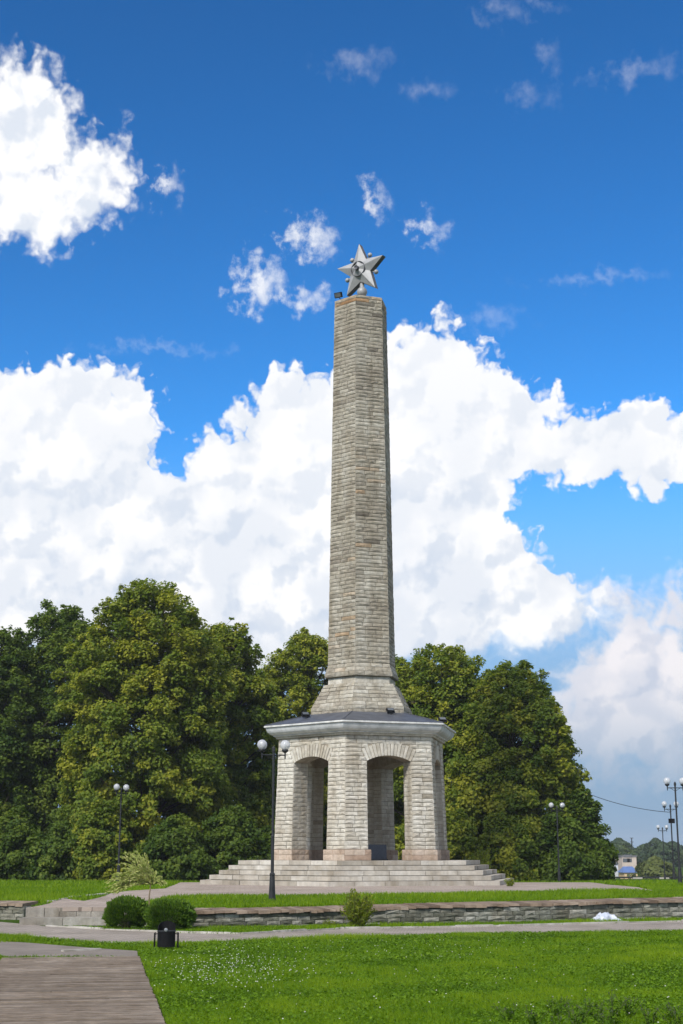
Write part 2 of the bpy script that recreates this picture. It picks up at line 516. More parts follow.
# stepped platform
plat = thing('stepped_platform', 'five wide pale stone steps forming a six-sided platform under the obelisk', 'steps', (AX, AY, .5))
NST = 5; Z0, Z1 = .53, 1.52
for i in range(NST):
    za, zb = Z0 + (Z1 - Z0) * i / NST, Z0 + (Z1 - Z0) * (i + 1) / NST
    R = 7.25 - (7.25 - 5.6) * i / (NST - 1)
    b = MB(); loft(b, [(R - .05, za - (.3 if i == 0 else .02)), (R - .05, zb - .03)], .2)
    for k in range(6):
        o = hexv(k, R, 0); d = (hexv(k + 1, R, 0) - o); L = d.length; d /= L; n = hexn(k); inn = -n
        u = 0
        while u < L - .01:
            l = random.uniform(.9, 1.9)
            if L - u - l < .7: l = L - u
            a, c = u + (.011 if u > 0 else 0), u + l - (.011 if u + l < L - .01 else 0)
            t = random.random(); dep = .9; s3 = dep / math.sqrt(3)
            a2 = a + (s3 if u == 0 else 0); c2 = c - (s3 if u + l > L - .01 else 0)
            jj = random.uniform(-.012, .012)
            zt = zb + random.uniform(-.006, .006); zl = za - (.15 if i == 0 else 0) + .024
            B = [o + d * a + n * jj, o + d * c + n * jj, o + d * c2 + inn * dep, o + d * a2 + inn * dep]
            b.prism([Vector((p.x, p.y, zl)) for p in B], [Vector((p.x, p.y, zt)) for p in B], t)
            u += l
    if i == NST - 1: loft(b, [(R - .7, zb - .2), (R - .7, zb - .004)], .6)
    b.build('step', M_step, plat).location = -Vector(plat.location)

mon = thing('obelisk_monument', 'tall stone obelisk with a silver star standing on a six-arched stone pavilion', 'monument', (AX, AY, Z1))
ML = -Vector(mon.location)


def part(b, name, mat, parent=None, smooth=False):
    o = b.build(name, mat, parent or mon, smooth)
    if parent is None: o.location = ML
    return o


PB, PT = 1.96, 6.68            # wall bottom and top
ZS, ZC = 5.60, 5.84            # spring and crown of the arches
TH_W = .88
Rw = lambda z: 4.0 - .035 * (z - 2)
HC, RISE = 1.0, ZC - ZS
RI = (HC * HC + RISE * RISE) / (2 * RISE); CZ = ZC - RI; HA = math.asin(HC / RI); RO = RI + .55


def wallP(k):
    n = hexn(k)
    def P(x, z, w):            # x: metres from the middle of the face
        R = Rw(z); a, c = hexv(k, R, z), hexv(k + 1, R, z); mid = (a + c) / 2; d = (c - a).normalized()
        return mid + d * x + n * w
    return P


def mitre(k, z, w): return Rw(z) / 2 + w / math.sqrt(3)


for k in range(6):
    P = wallP(k)
    # plinth: two arms round the corner k
    b = MB(); core = MB(); st_ = MB()
    for kk, sgn in ((k, -1), (k - 1, 1)):
        Q = wallP(kk)
        for (z0, z1, pw) in ((Z1 - .03, PB, .10),):
            e = mitre(kk, z0, pw); inner = HC - .1
            o_ = lambda z: [Q(sgn * inner, z, pw), Q(sgn * (Rw(2) / 2 + pw / math.sqrt(3)), z, pw), Q(sgn * (Rw(2) / 2 - (TH_W + .1) / math.sqrt(3)), z, -TH_W - .1), Q(sgn * inner, z, -TH_W - .1)]
            bo_, to_ = [Vector((p.x, p.y, z0)) for p in o_(2)], [Vector((p.x, p.y, z1)) for p in o_(2)]
            if sgn > 0: bo_, to_ = bo_[::-1], to_[::-1]
            b.prism(bo_[::-1] if False else bo_, to_, .4)
            lim = Rw(2) / 2 + pw / math.sqrt(3)
            S = (lambda vm, sg=sgn, lim=lim: [(inner, lim)] if sg > 0 else [(-lim, -inner)])
            tf = lambda u, v: random.uniform(0, 1)
            stones(b, lambda x, z, w, Q=Q, pw=pw: (lambda p: Vector((p.x, p.y, z)))(Q(x, 2, pw + w)), S, z0 + .03, z1, .21, .35, .6, .026, .02, tf)
            # jamb side of the plinth
            stones(b, lambda x, z, w, Q=Q, sgn=sgn: (lambda p: Vector((p.x, p.y, z)))(Q(sgn * (inner - w), 2, -x)), lambda vm: [(-.1, TH_W + .1)], z0 + .03, z1, .21, .35, .6, .026, .02, tf)
    part(b, 'plinth', M_plinth)
    # pillar: two wall arms meeting at the corner
    for kk, sgn in ((k, -1), (k - 1, 1)):
        Q = wallP(kk)
        ring = lambda z: [Q(sgn * HC, z, 0), Q(sgn * mitre(kk, z, 0), z, 0), Q(sgn * mitre(kk, z, -TH_W), z, -TH_W), Q(sgn * HC, z, -TH_W)]
        core.prism(ring(PB - .01), ring(ZS), .35)
    po = part(core, 'pillar', M_mortar)
    b = MB()
    for kk, sgn in ((k, -1), (k - 1, 1)):
        Q = wallP(kk)
        S = lambda vm, sg=sgn, kk=kk: [(HC, mitre(kk, vm, .02))] if sg > 0 else [(-mitre(kk, vm, .02), -HC)]
        stones(b, Q, S, PB, ZS, .170, .3, .75, .042, .022)
        # jamb and inside face
        stones(b, lambda x, z, w, Q=Q, sgn=sgn: Q(sgn * (HC - w), z, -x), lambda vm: [(0, TH_W)], PB, ZS, .178, .3, .55, .022, .014)
        Si = lambda vm, sg=sgn, kk=kk: [(HC, mitre(kk, vm, -TH_W))] if sg > 0 else [(-mitre(kk, vm, -TH_W), -HC)]
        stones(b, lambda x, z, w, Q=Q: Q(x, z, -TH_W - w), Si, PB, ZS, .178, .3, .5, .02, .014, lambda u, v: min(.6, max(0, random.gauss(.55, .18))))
    b.build('stone_facing', M_stone_pale, po)
    # arch panel over the opening of face k
    b = MB(); na = 12
    angs = [-HA + 2 * HA * i / na for i in range(na + 1)]
    arc = [(RI * math.sin(a), CZ + RI * math.cos(a)) for a in angs]
    def outline(w):
        pts = [P(x, z, w) for x, z in arc]
        return [P(-mitre(k, ZS, w), ZS, w)] + pts + [P(mitre(k, ZS, w), ZS, w), P(mitre(k, PT, w), PT, w), P(-mitre(k, PT, w), PT, w)]
    fo, bk = outline(0), outline(-TH_W); n = len(fo)
    # front/back as strips so that the concave outline stays clean
    V = fo + bk; FS = []
    top0, top1 = n - 1, n - 2
    tops = [P(-mitre(k, PT, 0), PT, 0)] + [P(x, PT, 0) for x, z in arc] + [P(mitre(k, PT, 0), PT, 0)]
    topb = [P(-mitre(k, PT, -TH_W), PT, -TH_W)] + [P(x, PT, -TH_W) for x, z in arc] + [P(mitre(k, PT, -TH_W), PT, -TH_W)]
    lo, lob = fo[:n - 2], bk[:n - 2]
    for i in range(len(lo) - 1):
        b.add([lo[i], lo[i + 1], tops[i + 1], tops[i]], [(0, 1, 2, 3)], .3)
        b.add([lob[i], lob[i + 1], topb[i + 1], topb[i]], [(3, 2, 1, 0)], .3)
        b.add([lo[i], lo[i + 1], lob[i + 1], lob[i]], [(3, 2, 1, 0)], .3)
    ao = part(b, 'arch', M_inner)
    b = MB()
    def S(vm, k=k):
        e = mitre(k, vm, .02); half = 0
        dz = vm - CZ
        if dz < RO: half = min(math.sqrt(RO * RO - dz * dz), dz * math.tan(HA))
        if dz >= RO: return [(-e, e)]
        return [(-e, -half - .006), (half + .006, e)]
    stones(b, P, S, ZS, PT - .02, .170, .3, .75, .042, .022)
    b.build('stone_facing', M_stone_pale, ao)
    b = MB(); nv = 15
    for i in range(nv):
        a0 = -HA + 2 * HA * i / nv + .006; a1 = -HA + 2 * HA * (i + 1) / nv - .006; ro = RO - random.uniform(0, .03)
        q = [(RI - .01, a0), (RI - .01, a1), (ro, a1), (ro, a0)]
        w = [.03 + random.uniform(-.01, .01) for _ in range(4)]
        fr = [P(r * math.sin(a), CZ + r * math.cos(a), ww) for (r, a), ww in zip(q, w)]
        ba = [P(r * math.sin(a), CZ + r * math.cos(a), -.06) for (r, a) in q]
        b.prism(ba, fr, min(.84, max(.1, random.gauss(.55, .14))))
    b.build('voussoir_band', M_stone_pale, ao)

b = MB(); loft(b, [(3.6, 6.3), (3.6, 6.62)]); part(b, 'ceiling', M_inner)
b = MB(); loft(b, [(3.7, 6.66), (3.98, 6.665), (4.0, 6.70), (4.0, 6.76)], .6); part(b, 'bed_mould', M_stone_pale)
b = MB(); loft(b, [(3.9, 6.80), (4.12, 6.805), (4.20, 6.825), (4.29, 6.86), (4.37, 6.92), (4.42, 6.99), (4.45, 7.06), (4.46, 7.10), (4.46, 7.14), (4.2, 7.15)])
cn = part(b, 'cornice', M_cornice)
b = MB(); loft(b, [(3.9, 6.755), (4.10, 6.755), (4.13, 6.765), (4.13, 6.80), (3.9, 6.801)]); o = b.build('lower_fillet', M_fillet, cn)
b = MB(); loft(b, [(4.2, 7.135), (4.53, 7.137), (4.55, 7.145), (4.55, 7.205), (4.52, 7.215), (4.2, 7.217)]); o = b.build('upper_fillet', M_fillet, cn)
b = MB(); loft(b, [(4.2, 7.18), (4.54, 7.222), (2.36, 7.78), (2.3, 7.78)]); ro_ = part(b, 'roof', M_roof)
for k in range(6):             # standing seams along the hips
    b = MB(); b.tube([hexv(k, 4.52, 7.235), hexv(k, 2.37, 7.785)], .022, 6); b.build('roof_seam', M_roof, ro_)

# pedestal, collar and shaft: mortar core with rock-faced courses
def hexcourses(b, Rf, z0, z1, ch, smin, smax, prot, tintf=None):
    for k in range(6):
        n = hexn(k)
        def P(x, z, w, k=k, n=n):
            R = Rf(z); a, c = hexv(k, R, z), hexv(k + 1, R, z); return (a + c) / 2 + (c - a).normalized() * x + n * w
        stones(b, P, lambda vm: [(-Rf(vm) / 2 - .012, Rf(vm) / 2 + .012)], z0, z1, ch, smin, smax, prot, .021, tintf)


def lerpR(R0, z0, R1, z1): return lambda z: R0 + (R1 - R0) * (z - z0) / (z1 - z0)


b = MB(); loft(b, [(2.38, 7.6), (2.38, 8.04), (1.74, 9.08), (1.6, 9.12)]); pd = part(b, 'pedestal', M_mortar)
warm = lambda u, v: min(.88, max(.1, random.gauss(.5, .2)))
b = MB(); hexcourses(b, lambda z: 2.38, 7.72, 8.06, .175, .35, .7, .03, warm)
hexcourses(b, lerpR(2.36, 8.06, 1.76, 9.1), 8.06, 9.1, .165, .4, .8, .035, warm)
b.build('stone_facing', M_stone, pd)
b = MB(); loft(b, [(1.58, 9.08), (1.58, 9.42)]); nk = part(b, 'neck', M_mortar)
b = MB(); hexcourses(b, lambda z: 1.58, 9.1, 9.4, .3, .5, .9, .025, lambda u, v: random.uniform(.4, .7)); b.build('stone_facing', M_stone_pale, nk)
b = MB(); loft(b, [(1.58, 9.40), (1.74, 9.42), (1.73, 9.62), (1.56, 10.02)]); cl = part(b, 'collar', M_mortar)
b = MB(); hexcourses(b, lambda z: 1.735, 9.42, 9.62, .18, .4, .8, .035, lambda u, v: random.uniform(.2, .6)); hexcourses(b, lerpR(1.72, 9.62, 1.57, 10.0), 9.62, 10.0, .19, .4, .8, .03, warm)
b.build('stone_facing', M_stone, cl)
ZTOP = 27.42
Rs = lerpR(1.585, 10.0, 1.29, ZTOP)
b = MB(); loft(b, [(Rs(9.95), 9.95), (Rs(ZTOP), ZTOP), (.9, ZTOP + .05)]); sh = part(b, 'shaft', M_mortar)
def shaft_t(u, z):
    if z > 27.05: return random.uniform(.82, .98) if random.random() < .65 else .4
    if random.random() < .015: return random.uniform(.85, .9)
    d = .12 * math.sin(z * .7) + .06 * math.sin(z * 2.3 + 1)
    return min(.84, max(.02, random.gauss(.45 + d * .6 - .06 * (z > 22), .15)))
b = MB(); hexcourses(b, Rs, 10.0, ZTOP, .178, .34, .95, .040, shaft_t); b.build('stone_facing', M_stone, sh)
b = MB()
for v0, v1 in ((.0, .55),):
    loft(b, [(1.0, ZTOP), (1.1, ZTOP + .02), (1.05, ZTOP + .07)], .4)
b.build('cap', M_stone, sh)

# star
SC = Vector((AX + .05, AY, 29.15)); ph = math.radians(33.2); su = Vector((math.cos(ph), -math.sin(ph), 0)); sn = Vector((-math.sin(ph), -math.cos(ph), 0)); sv = Vector((0, 0, 1))
SR, SI = 1.37, .60


def sp(r, ang, n): return SC + su * (r * math.cos(ang)) + sv * (r * math.sin(ang)) + sn * n


rot = math.radians(2)
outl = []
for i in range(5):
    outl.append((SR, PI / 2 + rot - i * 2 * PI / 5)); outl.append((SI, PI / 2 + rot - (i + .5) * 2 * PI / 5))
b = MB(); T = .14
fr = [sp(r, a, T) for r, a in outl]; bk = [sp(r, a, -T) for r, a in outl]
V = fr + bk + [sp(0, 0, T + .30), sp(0, 0, -T - .30)]
b.add(V, [(i, 20, (i + 1) % 10) for i in range(10)] + [(10 + i, 10 + (i + 1) % 10, 21) for i in range(10)])
so = part(b, 'star', M_star)
b = MB()
for i in range(10):
    j = (i + 1) % 10
    b.add([fr[i], fr[j], bk[j], bk[i]], [(0, 1, 2, 3)])
b.build('star_rim', M_staredge, so)
b = MB(); nr = 40
for r0, r1, n0, n1 in ((.50, .56, .20, .26),):
    for i in range(nr):
        a0, a1 = 2 * PI * i / nr, 2 * PI * (i + 1) / nr
        q = lambda r, a, n: sp(r, a, n)
        b.add([q(.36, a0, .36), q(.36, a1, .36), q(.385, a1, .36), q(.385, a0, .36)], [(0, 1, 2, 3)])
        b.add([q(.385, a0, .36), q(.385, a1, .36), q(.40, a1, .05), q(.40, a0, .05)], [(0, 1, 2, 3)])
        b.add([q(.36, a0, .36), q(.36, a1, .36), q(.36, a1, .14), q(.36, a0, .14)], [(3, 2, 1, 0)])
b.build('medallion_ring', M_staredge, so)
b = MB()
for i in range(16):
    a0, a1 = 2 * PI * i / 16, 2 * PI * (i + 1) / 16
    b.add([sp(.13, a0, .30), sp(.13, a1, .30), sp(.11, a1, .53), sp(.11, a0, .53)], [(0, 1, 2, 3)])
    b.add([sp(.11, a0, .53), sp(.11, a1, .53), sp(.05, a1, .50), sp(.05, a0, .50)], [(0, 1, 2, 3)])
    b.add([sp(.05, a0, .50), sp(.05, a1, .50), sp(0, 0, .50)], [(0, 1, 2)])
b.build('boss', M_staredge, so)
for i in range(5):
    b = MB(); a = PI / 2 + rot - (i + .5) * 2 * PI / 5
    b.sphere(sp(.86, a, 0), .115, 14); b.tube([sp(.55, a, 0), sp(.82, a, 0)], .03, 6)
    b.build('small_ball', M_star, so, True)
b = MB(); b.sphere((SC.x + .02, SC.y, 28.06), .25, 22); o = b.build('support_ball', M_star, so, True)
b = MB(); b.lathe([(.22, 27.4), (.22, 27.5), (.13, 27.55), (.11, 27.8), (.11, 28.7)], (SC.x + .02, SC.y, 0), 14)
b.build('support_post', M_star, so, True)

# floodlights
def floodlight(label, base, zrot, tilt, mastlen, sc=1.0, arm=None):
    t = thing('floodlight', label, 'floodlight', base, zrot, 'floodlights on the monument')
    Mx = Matrix.Translation((0, 0, mastlen)) @ Matrix.Rotation(tilt, 4, 'X')
    b = MB(); b.box(-.16 * sc, .16 * sc, -.06 * sc, .06 * sc, -.0, .22 * sc, .5, Mx); b.box(-.13 * sc, .13 * sc, .06 * sc, .11 * sc, .03 * sc, .19 * sc, .5, Mx)
    b.build('housing', M_black, t)
    b = MB(); b.box(-.135 * sc, .135 * sc, -.068 * sc, -.0605 * sc, .025 * sc, .195 * sc, .5, Mx); b.build('lens', M_lens, t)
    b = MB(); b.tube(arm or [(0, 0, 0), (0, 0, mastlen + .05)], .022, 6)
    b.box(-.175 * sc, -.162 * sc, -.02, .02, -.04, .12 * sc, .5, Mx); b.box(.162 * sc, .175 * sc, -.02, .02, -.04, .12 * sc, .5, Mx); b.box(-.175 * sc, .175 * sc, -.02, .02, -.05, -.035, .5, Mx)
    b.build('bracket', M_iron, t)
    return t


def roofz(x, y):
    d = max((Vector((x - AX, y - AY, 0))).dot(hexn(k)) for k in range(6)) / math.cos(PI / 6)
    return 7.222 + (4.54 - d) / (4.54 - 2.36) * .558


for lab, px, Yp in (('small dark floodlight on the roof left of the pedestal', 306, 62.2), ('small dark floodlight on the roof directly in front of the pedestal', 391, 61.75), ('small dark floodlight at the right corner of the pavilion roof', 443, 61.9)):
    x, _ = zat(px, 714, Yp); floodlight(lab, (x, Yp, roofz(x, Yp) + .0), .3, -.9, .12, 1.0)
x, z = zat(341.5, 292.5, 63.3)
floodlight('black floodlight on an arm at the left top edge of the shaft beside the star', (AX - .62, 63.55, 27.40), -.5, .35, .0, 1.15, [(0, 0, 0), (-.3, -.05, .12), (-.46, -.05, .26)])
fl = bpy.data.objects[[o.name for o in bpy.data.objects if o.name.startswith('floodlight')][-1]]
for ch in fl.children:
    if not ch.name.startswith('bracket'): ch.location = (-.46, -.05, .26)

# dark memorial slab inside the pavilion
b = MB(); sx, sy = zat(376, 855, 63.0)[0], 63.0
Mx = Matrix.Translation((sx, sy, Z1)) @ Matrix.Rotation(.12, 4, 'Z') @ Matrix.Rotation(-.12, 4, 'X')
b.box(-.46, .46, -.06, .06, .06, .66, .5, Mx); b.box(-.5, .5, -.12, .12, -.02, .065, .5, Matrix.Translation((sx, sy, Z1)) @ Matrix.Rotation(.12, 4, 'Z'))
tag(b.build('memorial_slab', M_slab), 'dark polished stone slab leaning low inside the right arch', 'slab')

# ------------------------------------------------------------------ retaining walls and small stairs
def retaining(name, label, A, B, zfun, dep, side=0, seed=1, host=None):
    random.seed(seed)
    A, B = Vector(A), Vector(B); L = (B - A).length; d = (B - A) / L; n = Vector((d.y, -d.x, 0))
    t = host or thing(name, label, 'wall', A); A0 = Vector(t.location)
    zt = lambda u: float(zfun((A + d * u).x, (A + d * u).y)) if not isinstance(zfun, float) else zfun
    core = MB()
    us = np.linspace(0, L, max(2, int(L)))
    for u0, u1 in zip(us[:-1], us[1:]):
        p, q = A + d * u0, A + d * u1
        z0_, z1_ = zt(u0) - .09, zt(u1) - .09
        core.prism([p + Vector((0, 0, -.2)), q + Vector((0, 0, -.2)), q - n * .4 + Vector((0, 0, -.2)), p - n * .4 + Vector((0, 0, -.2))],
                   [p + Vector((0, 0, z0_)), q + Vector((0, 0, z1_)), q - n * .4 + Vector((0, 0, z1_)), p - n * .4 + Vector((0, 0, z0_))], .2)
    P = lambda u, v, w: A + d * u + n * w + Vector((0, 0, v * (zt(min(max(u, 0), L)) - .09)))
    stones(core, P, lambda vm: [(0, L)], -.1, 1.0, .27, .22, .62, .038, .018, lambda u, v: random.random() ** 1.1)
    if side:
        P2 = lambda u, v, w: (B if side > 0 else A) - n * u + d * (w * side) + Vector((0, 0, v * (zt(L / 2) - .09)))
        stones(core, P2, lambda vm: [(0, side and dep)], -.1, 1.0, .27, .3, .6, .03, .02, lambda u, v: random.uniform(.5, 1))
        core.prism([(B if side > 0 else A) + Vector((0, 0, -.2)), (B if side > 0 else A) - n * dep + Vector((0, 0, -.2)), (B if side > 0 else A) - n * dep - d * side * .3 + Vector((0, 0, -.2)), (B if side > 0 else A) - d * side * .3 + Vector((0, 0, -.2))],
                   [(B if side > 0 else A) + Vector((0, 0, zt(0) - .09)), (B if side > 0 else A) - n * dep + Vector((0, 0, zt(0) - .09)), (B if side > 0 else A) - n * dep - d * side * .3 + Vector((0, 0, zt(0) - .09)), (B if side > 0 else A) - d * side * .3 + Vector((0, 0, zt(0) - .09))], .3)
    o = core.build('masonry', M_wallstone, t); o.location = -A0
    b = MB(); u = 0
    while u < L - .05:
        l = random.uniform(.7, 1.5)
        if L - u - l < .5: l = L - u
        ov = .09 + random.uniform(-.045, .05); jz = random.uniform(-.014, .014); tl = random.uniform(-.012, .012)
        nseg = 4
        for i in range(nseg):      # chipped front edge
            a, c = u + .008 + (l - .016) * i / nseg, u + .008 + (l - .016) * (i + 1) / nseg
            e0 = e1 = 0
            o1 = ov + random.uniform(-.03, .03); o2 = ov + random.uniform(-.03, .03)
            za, zc = zt(min(a, L)) + jz, zt(min(c, L)) + jz + tl
            p, q = A + d * a, A + d * c
            zb1 = random.uniform(0, .035)
            b.prism([p + n * o1 + Vector((0, 0, za - .10 + zb1)), q + n * o2 + Vector((0, 0, zc - .10 + zb1)), q - n * dep + Vector((0, 0, zc - .09)), p - n * dep + Vector((0, 0, za - .09))],
                    [p + n * (o1 - .02) + Vector((0, 0, za - .015)), q + n * (o2 - .02) + Vector((0, 0, zc - .015)), q - n * dep + Vector((0, 0, zc + .03)), p - n * dep + Vector((0, 0, za + .03))], min(1, max(0, random.gauss(.5, .3))))
        u += l
    o = b.build('coping', M_cope, t); o.location = -A0
    return t


longwall = retaining('retaining_wall', 'long low grey stone wall with a brown slab coping, running across below the obelisk', (-3.6, wall_y(-3.6), 0), (17, wall_y(17), 0), lambda x, y: min(.55, max(.40, .445 + .0095 * x)), .75, 0, 4)
retaining('', '', (-5.5, 37.86, 0), (-3.62, 35.5, 0), .43, .6, 0, 5, longwall)
retaining('retaining_wall', 'short low stone wall end with thick slab coping at the far left', (-17, 42.6, 0), (-8.72, 40.45, 0), lambda x, y: .45, .9, 1, 9)
t = thing('stairs', 'two low stone steps rising between the left wall end and the bush', 'stairs', (-7, 37.6, 0))
for (y0, y1, z0, z1) in ((37.25, 37.98, -.1, .185), (37.94, 38.5, -.1, .412)):
    b = MB(); x = -8.12
    while x < -5.5:
        l = random.uniform(.9, 1.4) if z1 < .3 else random.uniform(.25, .5)
        if -5.5 - x - l < .2: l = -5.5 - x
        b.box(x + .006, x + l - .006, y0 + random.uniform(0, .02), y1, z0, z1 + random.uniform(-.01, .01), random.uniform(.1, .7)); x += l
    o = b.build('step', M_oldstep, t); o.location = -Vector(t.location)

# ------------------------------------------------------------------ street lamps
def lamp(label, x, y, z, H, rz, lean=0):
    t = thing('street_lamp', label, 'street lamp', (x, y, z - .03), rz, 'twin globe lamps round the monument')
    s = H / 4.45
    b = MB(); b.lathe([(.115 * s, 0), (.115 * s, .04), (.10 * s, .06), (.085 * s, .35 * s), (.07 * s, .70 * s), (.075 * s, .72 * s), (.075 * s, .76 * s), (.05 * s, .79 * s)], n=14); b.build('base', M_iron, t, False)
    b = MB(); b.lathe([(.048 * s, .78 * s), (.045 * s, 1.7 * s), (.048 * s, 1.72 * s), (.048 * s, 1.76 * s), (.036 * s, 1.8 * s), (.034 * s, 4.05 * s), (.05 * s, 4.06 * s), (.05 * s, 4.16 * s), (.02 * s, 4.22 * s)], n=12); b.build('pole', M_iron, t)
    b = MB(); b.tube([(-.33 * s, 0, 3.97 * s), (.33 * s, 0, 3.97 * s)], .018 * s, 8)
    for sg in (-1, 1):
        b.tube([(sg * .22 * s, 0, 3.97 * s), (sg * .04 * s, 0, 3.86 * s)], .01 * s, 6)
    b.build('crossarm', M_iron, t)
    for sg in (-1, 1):
        b = MB(); b.lathe([(.012 * s, 3.86 * s), (.02 * s, 3.90 * s), (.022 * s, 4.03 * s), (.085 * s, 4.07 * s), (.095 * s, 4.10 * s), (.09 * s, 4.13 * s), (.02 * s, 4.14 * s)], (sg * .33 * s, 0, 0), 14); b.build('holder', M_iron, t)
        b = MB(); b.sphere((sg * .33 * s, 0, 4.25 * s), .142 * s, 20); g = b.build('globe', M_globe, t, True)
        b = MB(); b.lathe([(.02 * s, 4.13 * s), (.03 * s, 4.2 * s), (.035 * s, 4.3 * s), (.02 * s, 4.34 * s), (.003, 4.35 * s)], (sg * .33 * s, 0, 0), 10); b.build('bulb', M_fillet, g)
    return t


lx, ly = at(272, 900.5, .52); lamp('nearest twin-globe lamp, on the grass strip in front of the pavilion steps', lx, ly, float(terrace_z(lx, ly)), 4.45, math.radians(16))
x = zat(118, 884.5, 66)[0]; lamp('twin-globe lamp standing in front of the trees behind the pale young tree', x, 66.0, float(terrace_z(x, 66)), 4.45, math.radians(58))
x = zat(559.5, 885, 74)[0]; lamp('twin-globe lamp half lost against the foliage of the right-hand trees', x, 74.0, float(terrace_z(x, 74)), 4.05, math.radians(12))
for lab, px, py, Yp, H in (('tallest and nearest of the row of twin-globe lamps at the right edge', 680.5, 887, 61.5, 4.6), ('middle lamp of the row at the right edge, carrying a small box and a cable', 674.5, 885.5, 81, 4.65), ('smallest and farthest of the row of twin-globe lamps at the right edge', 665.3, 884, 111, 4.45)):
    x = zat(px, py, Yp)[0]; lp = lamp(lab, x, Yp, zat(px, py, Yp)[1], H, math.radians(6))
    if 'middle' in lab: mid = (x, Yp, zat(px, py, Yp)[1])
b = MB(); b.box(mid[0] - .16, mid[0] + .16, mid[1] - .22, mid[1] - .06, mid[2] + 3.35, mid[2] + 3.6); b.tube([(mid[0], mid[1], mid[2] + 3.47), (mid[0], mid[1] - .1, mid[2] + 3.47)], .03, 6)
tag(b.build('loudspeaker', M_black), 'small black box fixed to the pole of the middle right lamp', 'loudspeaker')
b = MB(); cx, cz = zat(590, 794.5, 80); ex, ez = mid[0], mid[2] + 3.95
pts = []
for i in range(17):
    s_ = i / 16; pts.append((cx + (ex - cx) * s_, 80 + (mid[1] - 80) * s_, cz + (ez - cz) * s_ - .35 * 4 * s_ * (1 - s_) * .5))
b.tube(pts, .016, 5); tag(b.build('cable', M_iron), 'thin dark cable strung from the right trees to the middle lamp', 'cable')

# ------------------------------------------------------------------ litter bin
bx, by = at(166, 950.5, 0)
t = thing('litter_bin', 'black rounded litter bin on two short posts at the edge of the lawn', 'litter bin', (bx, by, 0), .05)
b = MB(); n = 28; rb = .165
for i in range(n):
    a0, a1 = 2 * PI * i / n, 2 * PI * (i + 1) / n
    zt_ = lambda a: .35 + .16 * max(0.0, math.sin(a) + .12) ** .6 if math.sin(a) > -.12 else .35
    p = lambda a, r, z: (r * math.cos(a), r * math.sin(a), z)
    b.add([p(a0, rb, .07), p(a1, rb, .07), p(a1, rb, zt_(a1)), p(a0, rb, zt_(a0))], [(0, 1, 2, 3)])
    b.add([p(a0, rb - .012, .07), p(a1, rb - .012, .07), p(a1, rb - .012, zt_(a1)), p(a0, rb - .012, zt_(a0))], [(3, 2, 1, 0)])
    b.add([p(a0, rb, zt_(a0)), p(a1, rb, zt_(a1)), p(a1, rb - .012, zt_(a1)), p(a0, rb - .012, zt_(a0))], [(0, 1, 2, 3)])
    b.add([p(a0, rb, .07), p(a1, rb, .07), (0, 0, .07)], [(2, 1, 0)])
body = b.build('bin_body', M_black, t)
b = MB(); b.lathe([(rb + .004, .335), (rb + .009, .34), (rb + .009, .352), (rb + .004, .357)], n=28); b.build('rim_band', M_iron, body)
b = MB(); b.lathe([(.001, 0), (.03, 0), (.034, .008), (.026, .016), (.001, .018)], n=14, M=Matrix.Translation((0, -rb - .0, .375)) @ Matrix.Rotation(PI / 2, 4, 'X')); b.build('lock_disc', M_steel, body)
for sg in (-1, 1):
    b = MB(); b.tube([(sg * .215, 0, -.05), (sg * .215, 0, .31), (sg * .205, 0, .325)], .016, 8); b.tube([(sg * .215, 0, .29), (sg * .16, 0, .30)], .01, 6); b.build('post', M_black, t)

# ------------------------------------------------------------------ foliage helpers
def unit(v): return v / np.maximum(np.linalg.norm(v, axis=1, keepdims=True), 1e-9)


def leaf_quads(c, nrm, size, asp=.6, axis=None):
    """rhombic leaves: centres, normals, lengths"""
    n = len(c); r = rng.normal(size=(n, 3)) if axis is None else axis + rng.normal(size=(n, 3)) * .25
    a = unit(np.cross(nrm, np.cross(r, nrm))); w = unit(np.cross(nrm, a))
    s = size[:, None]
    fold = nrm * s * .12
    V = np.stack([c - a * s * .5, c + w * s * .5 * asp + fold, c + a * s * .5, c - w * s * .5 * asp + fold], axis=1)
    return V.reshape(-1, 3)


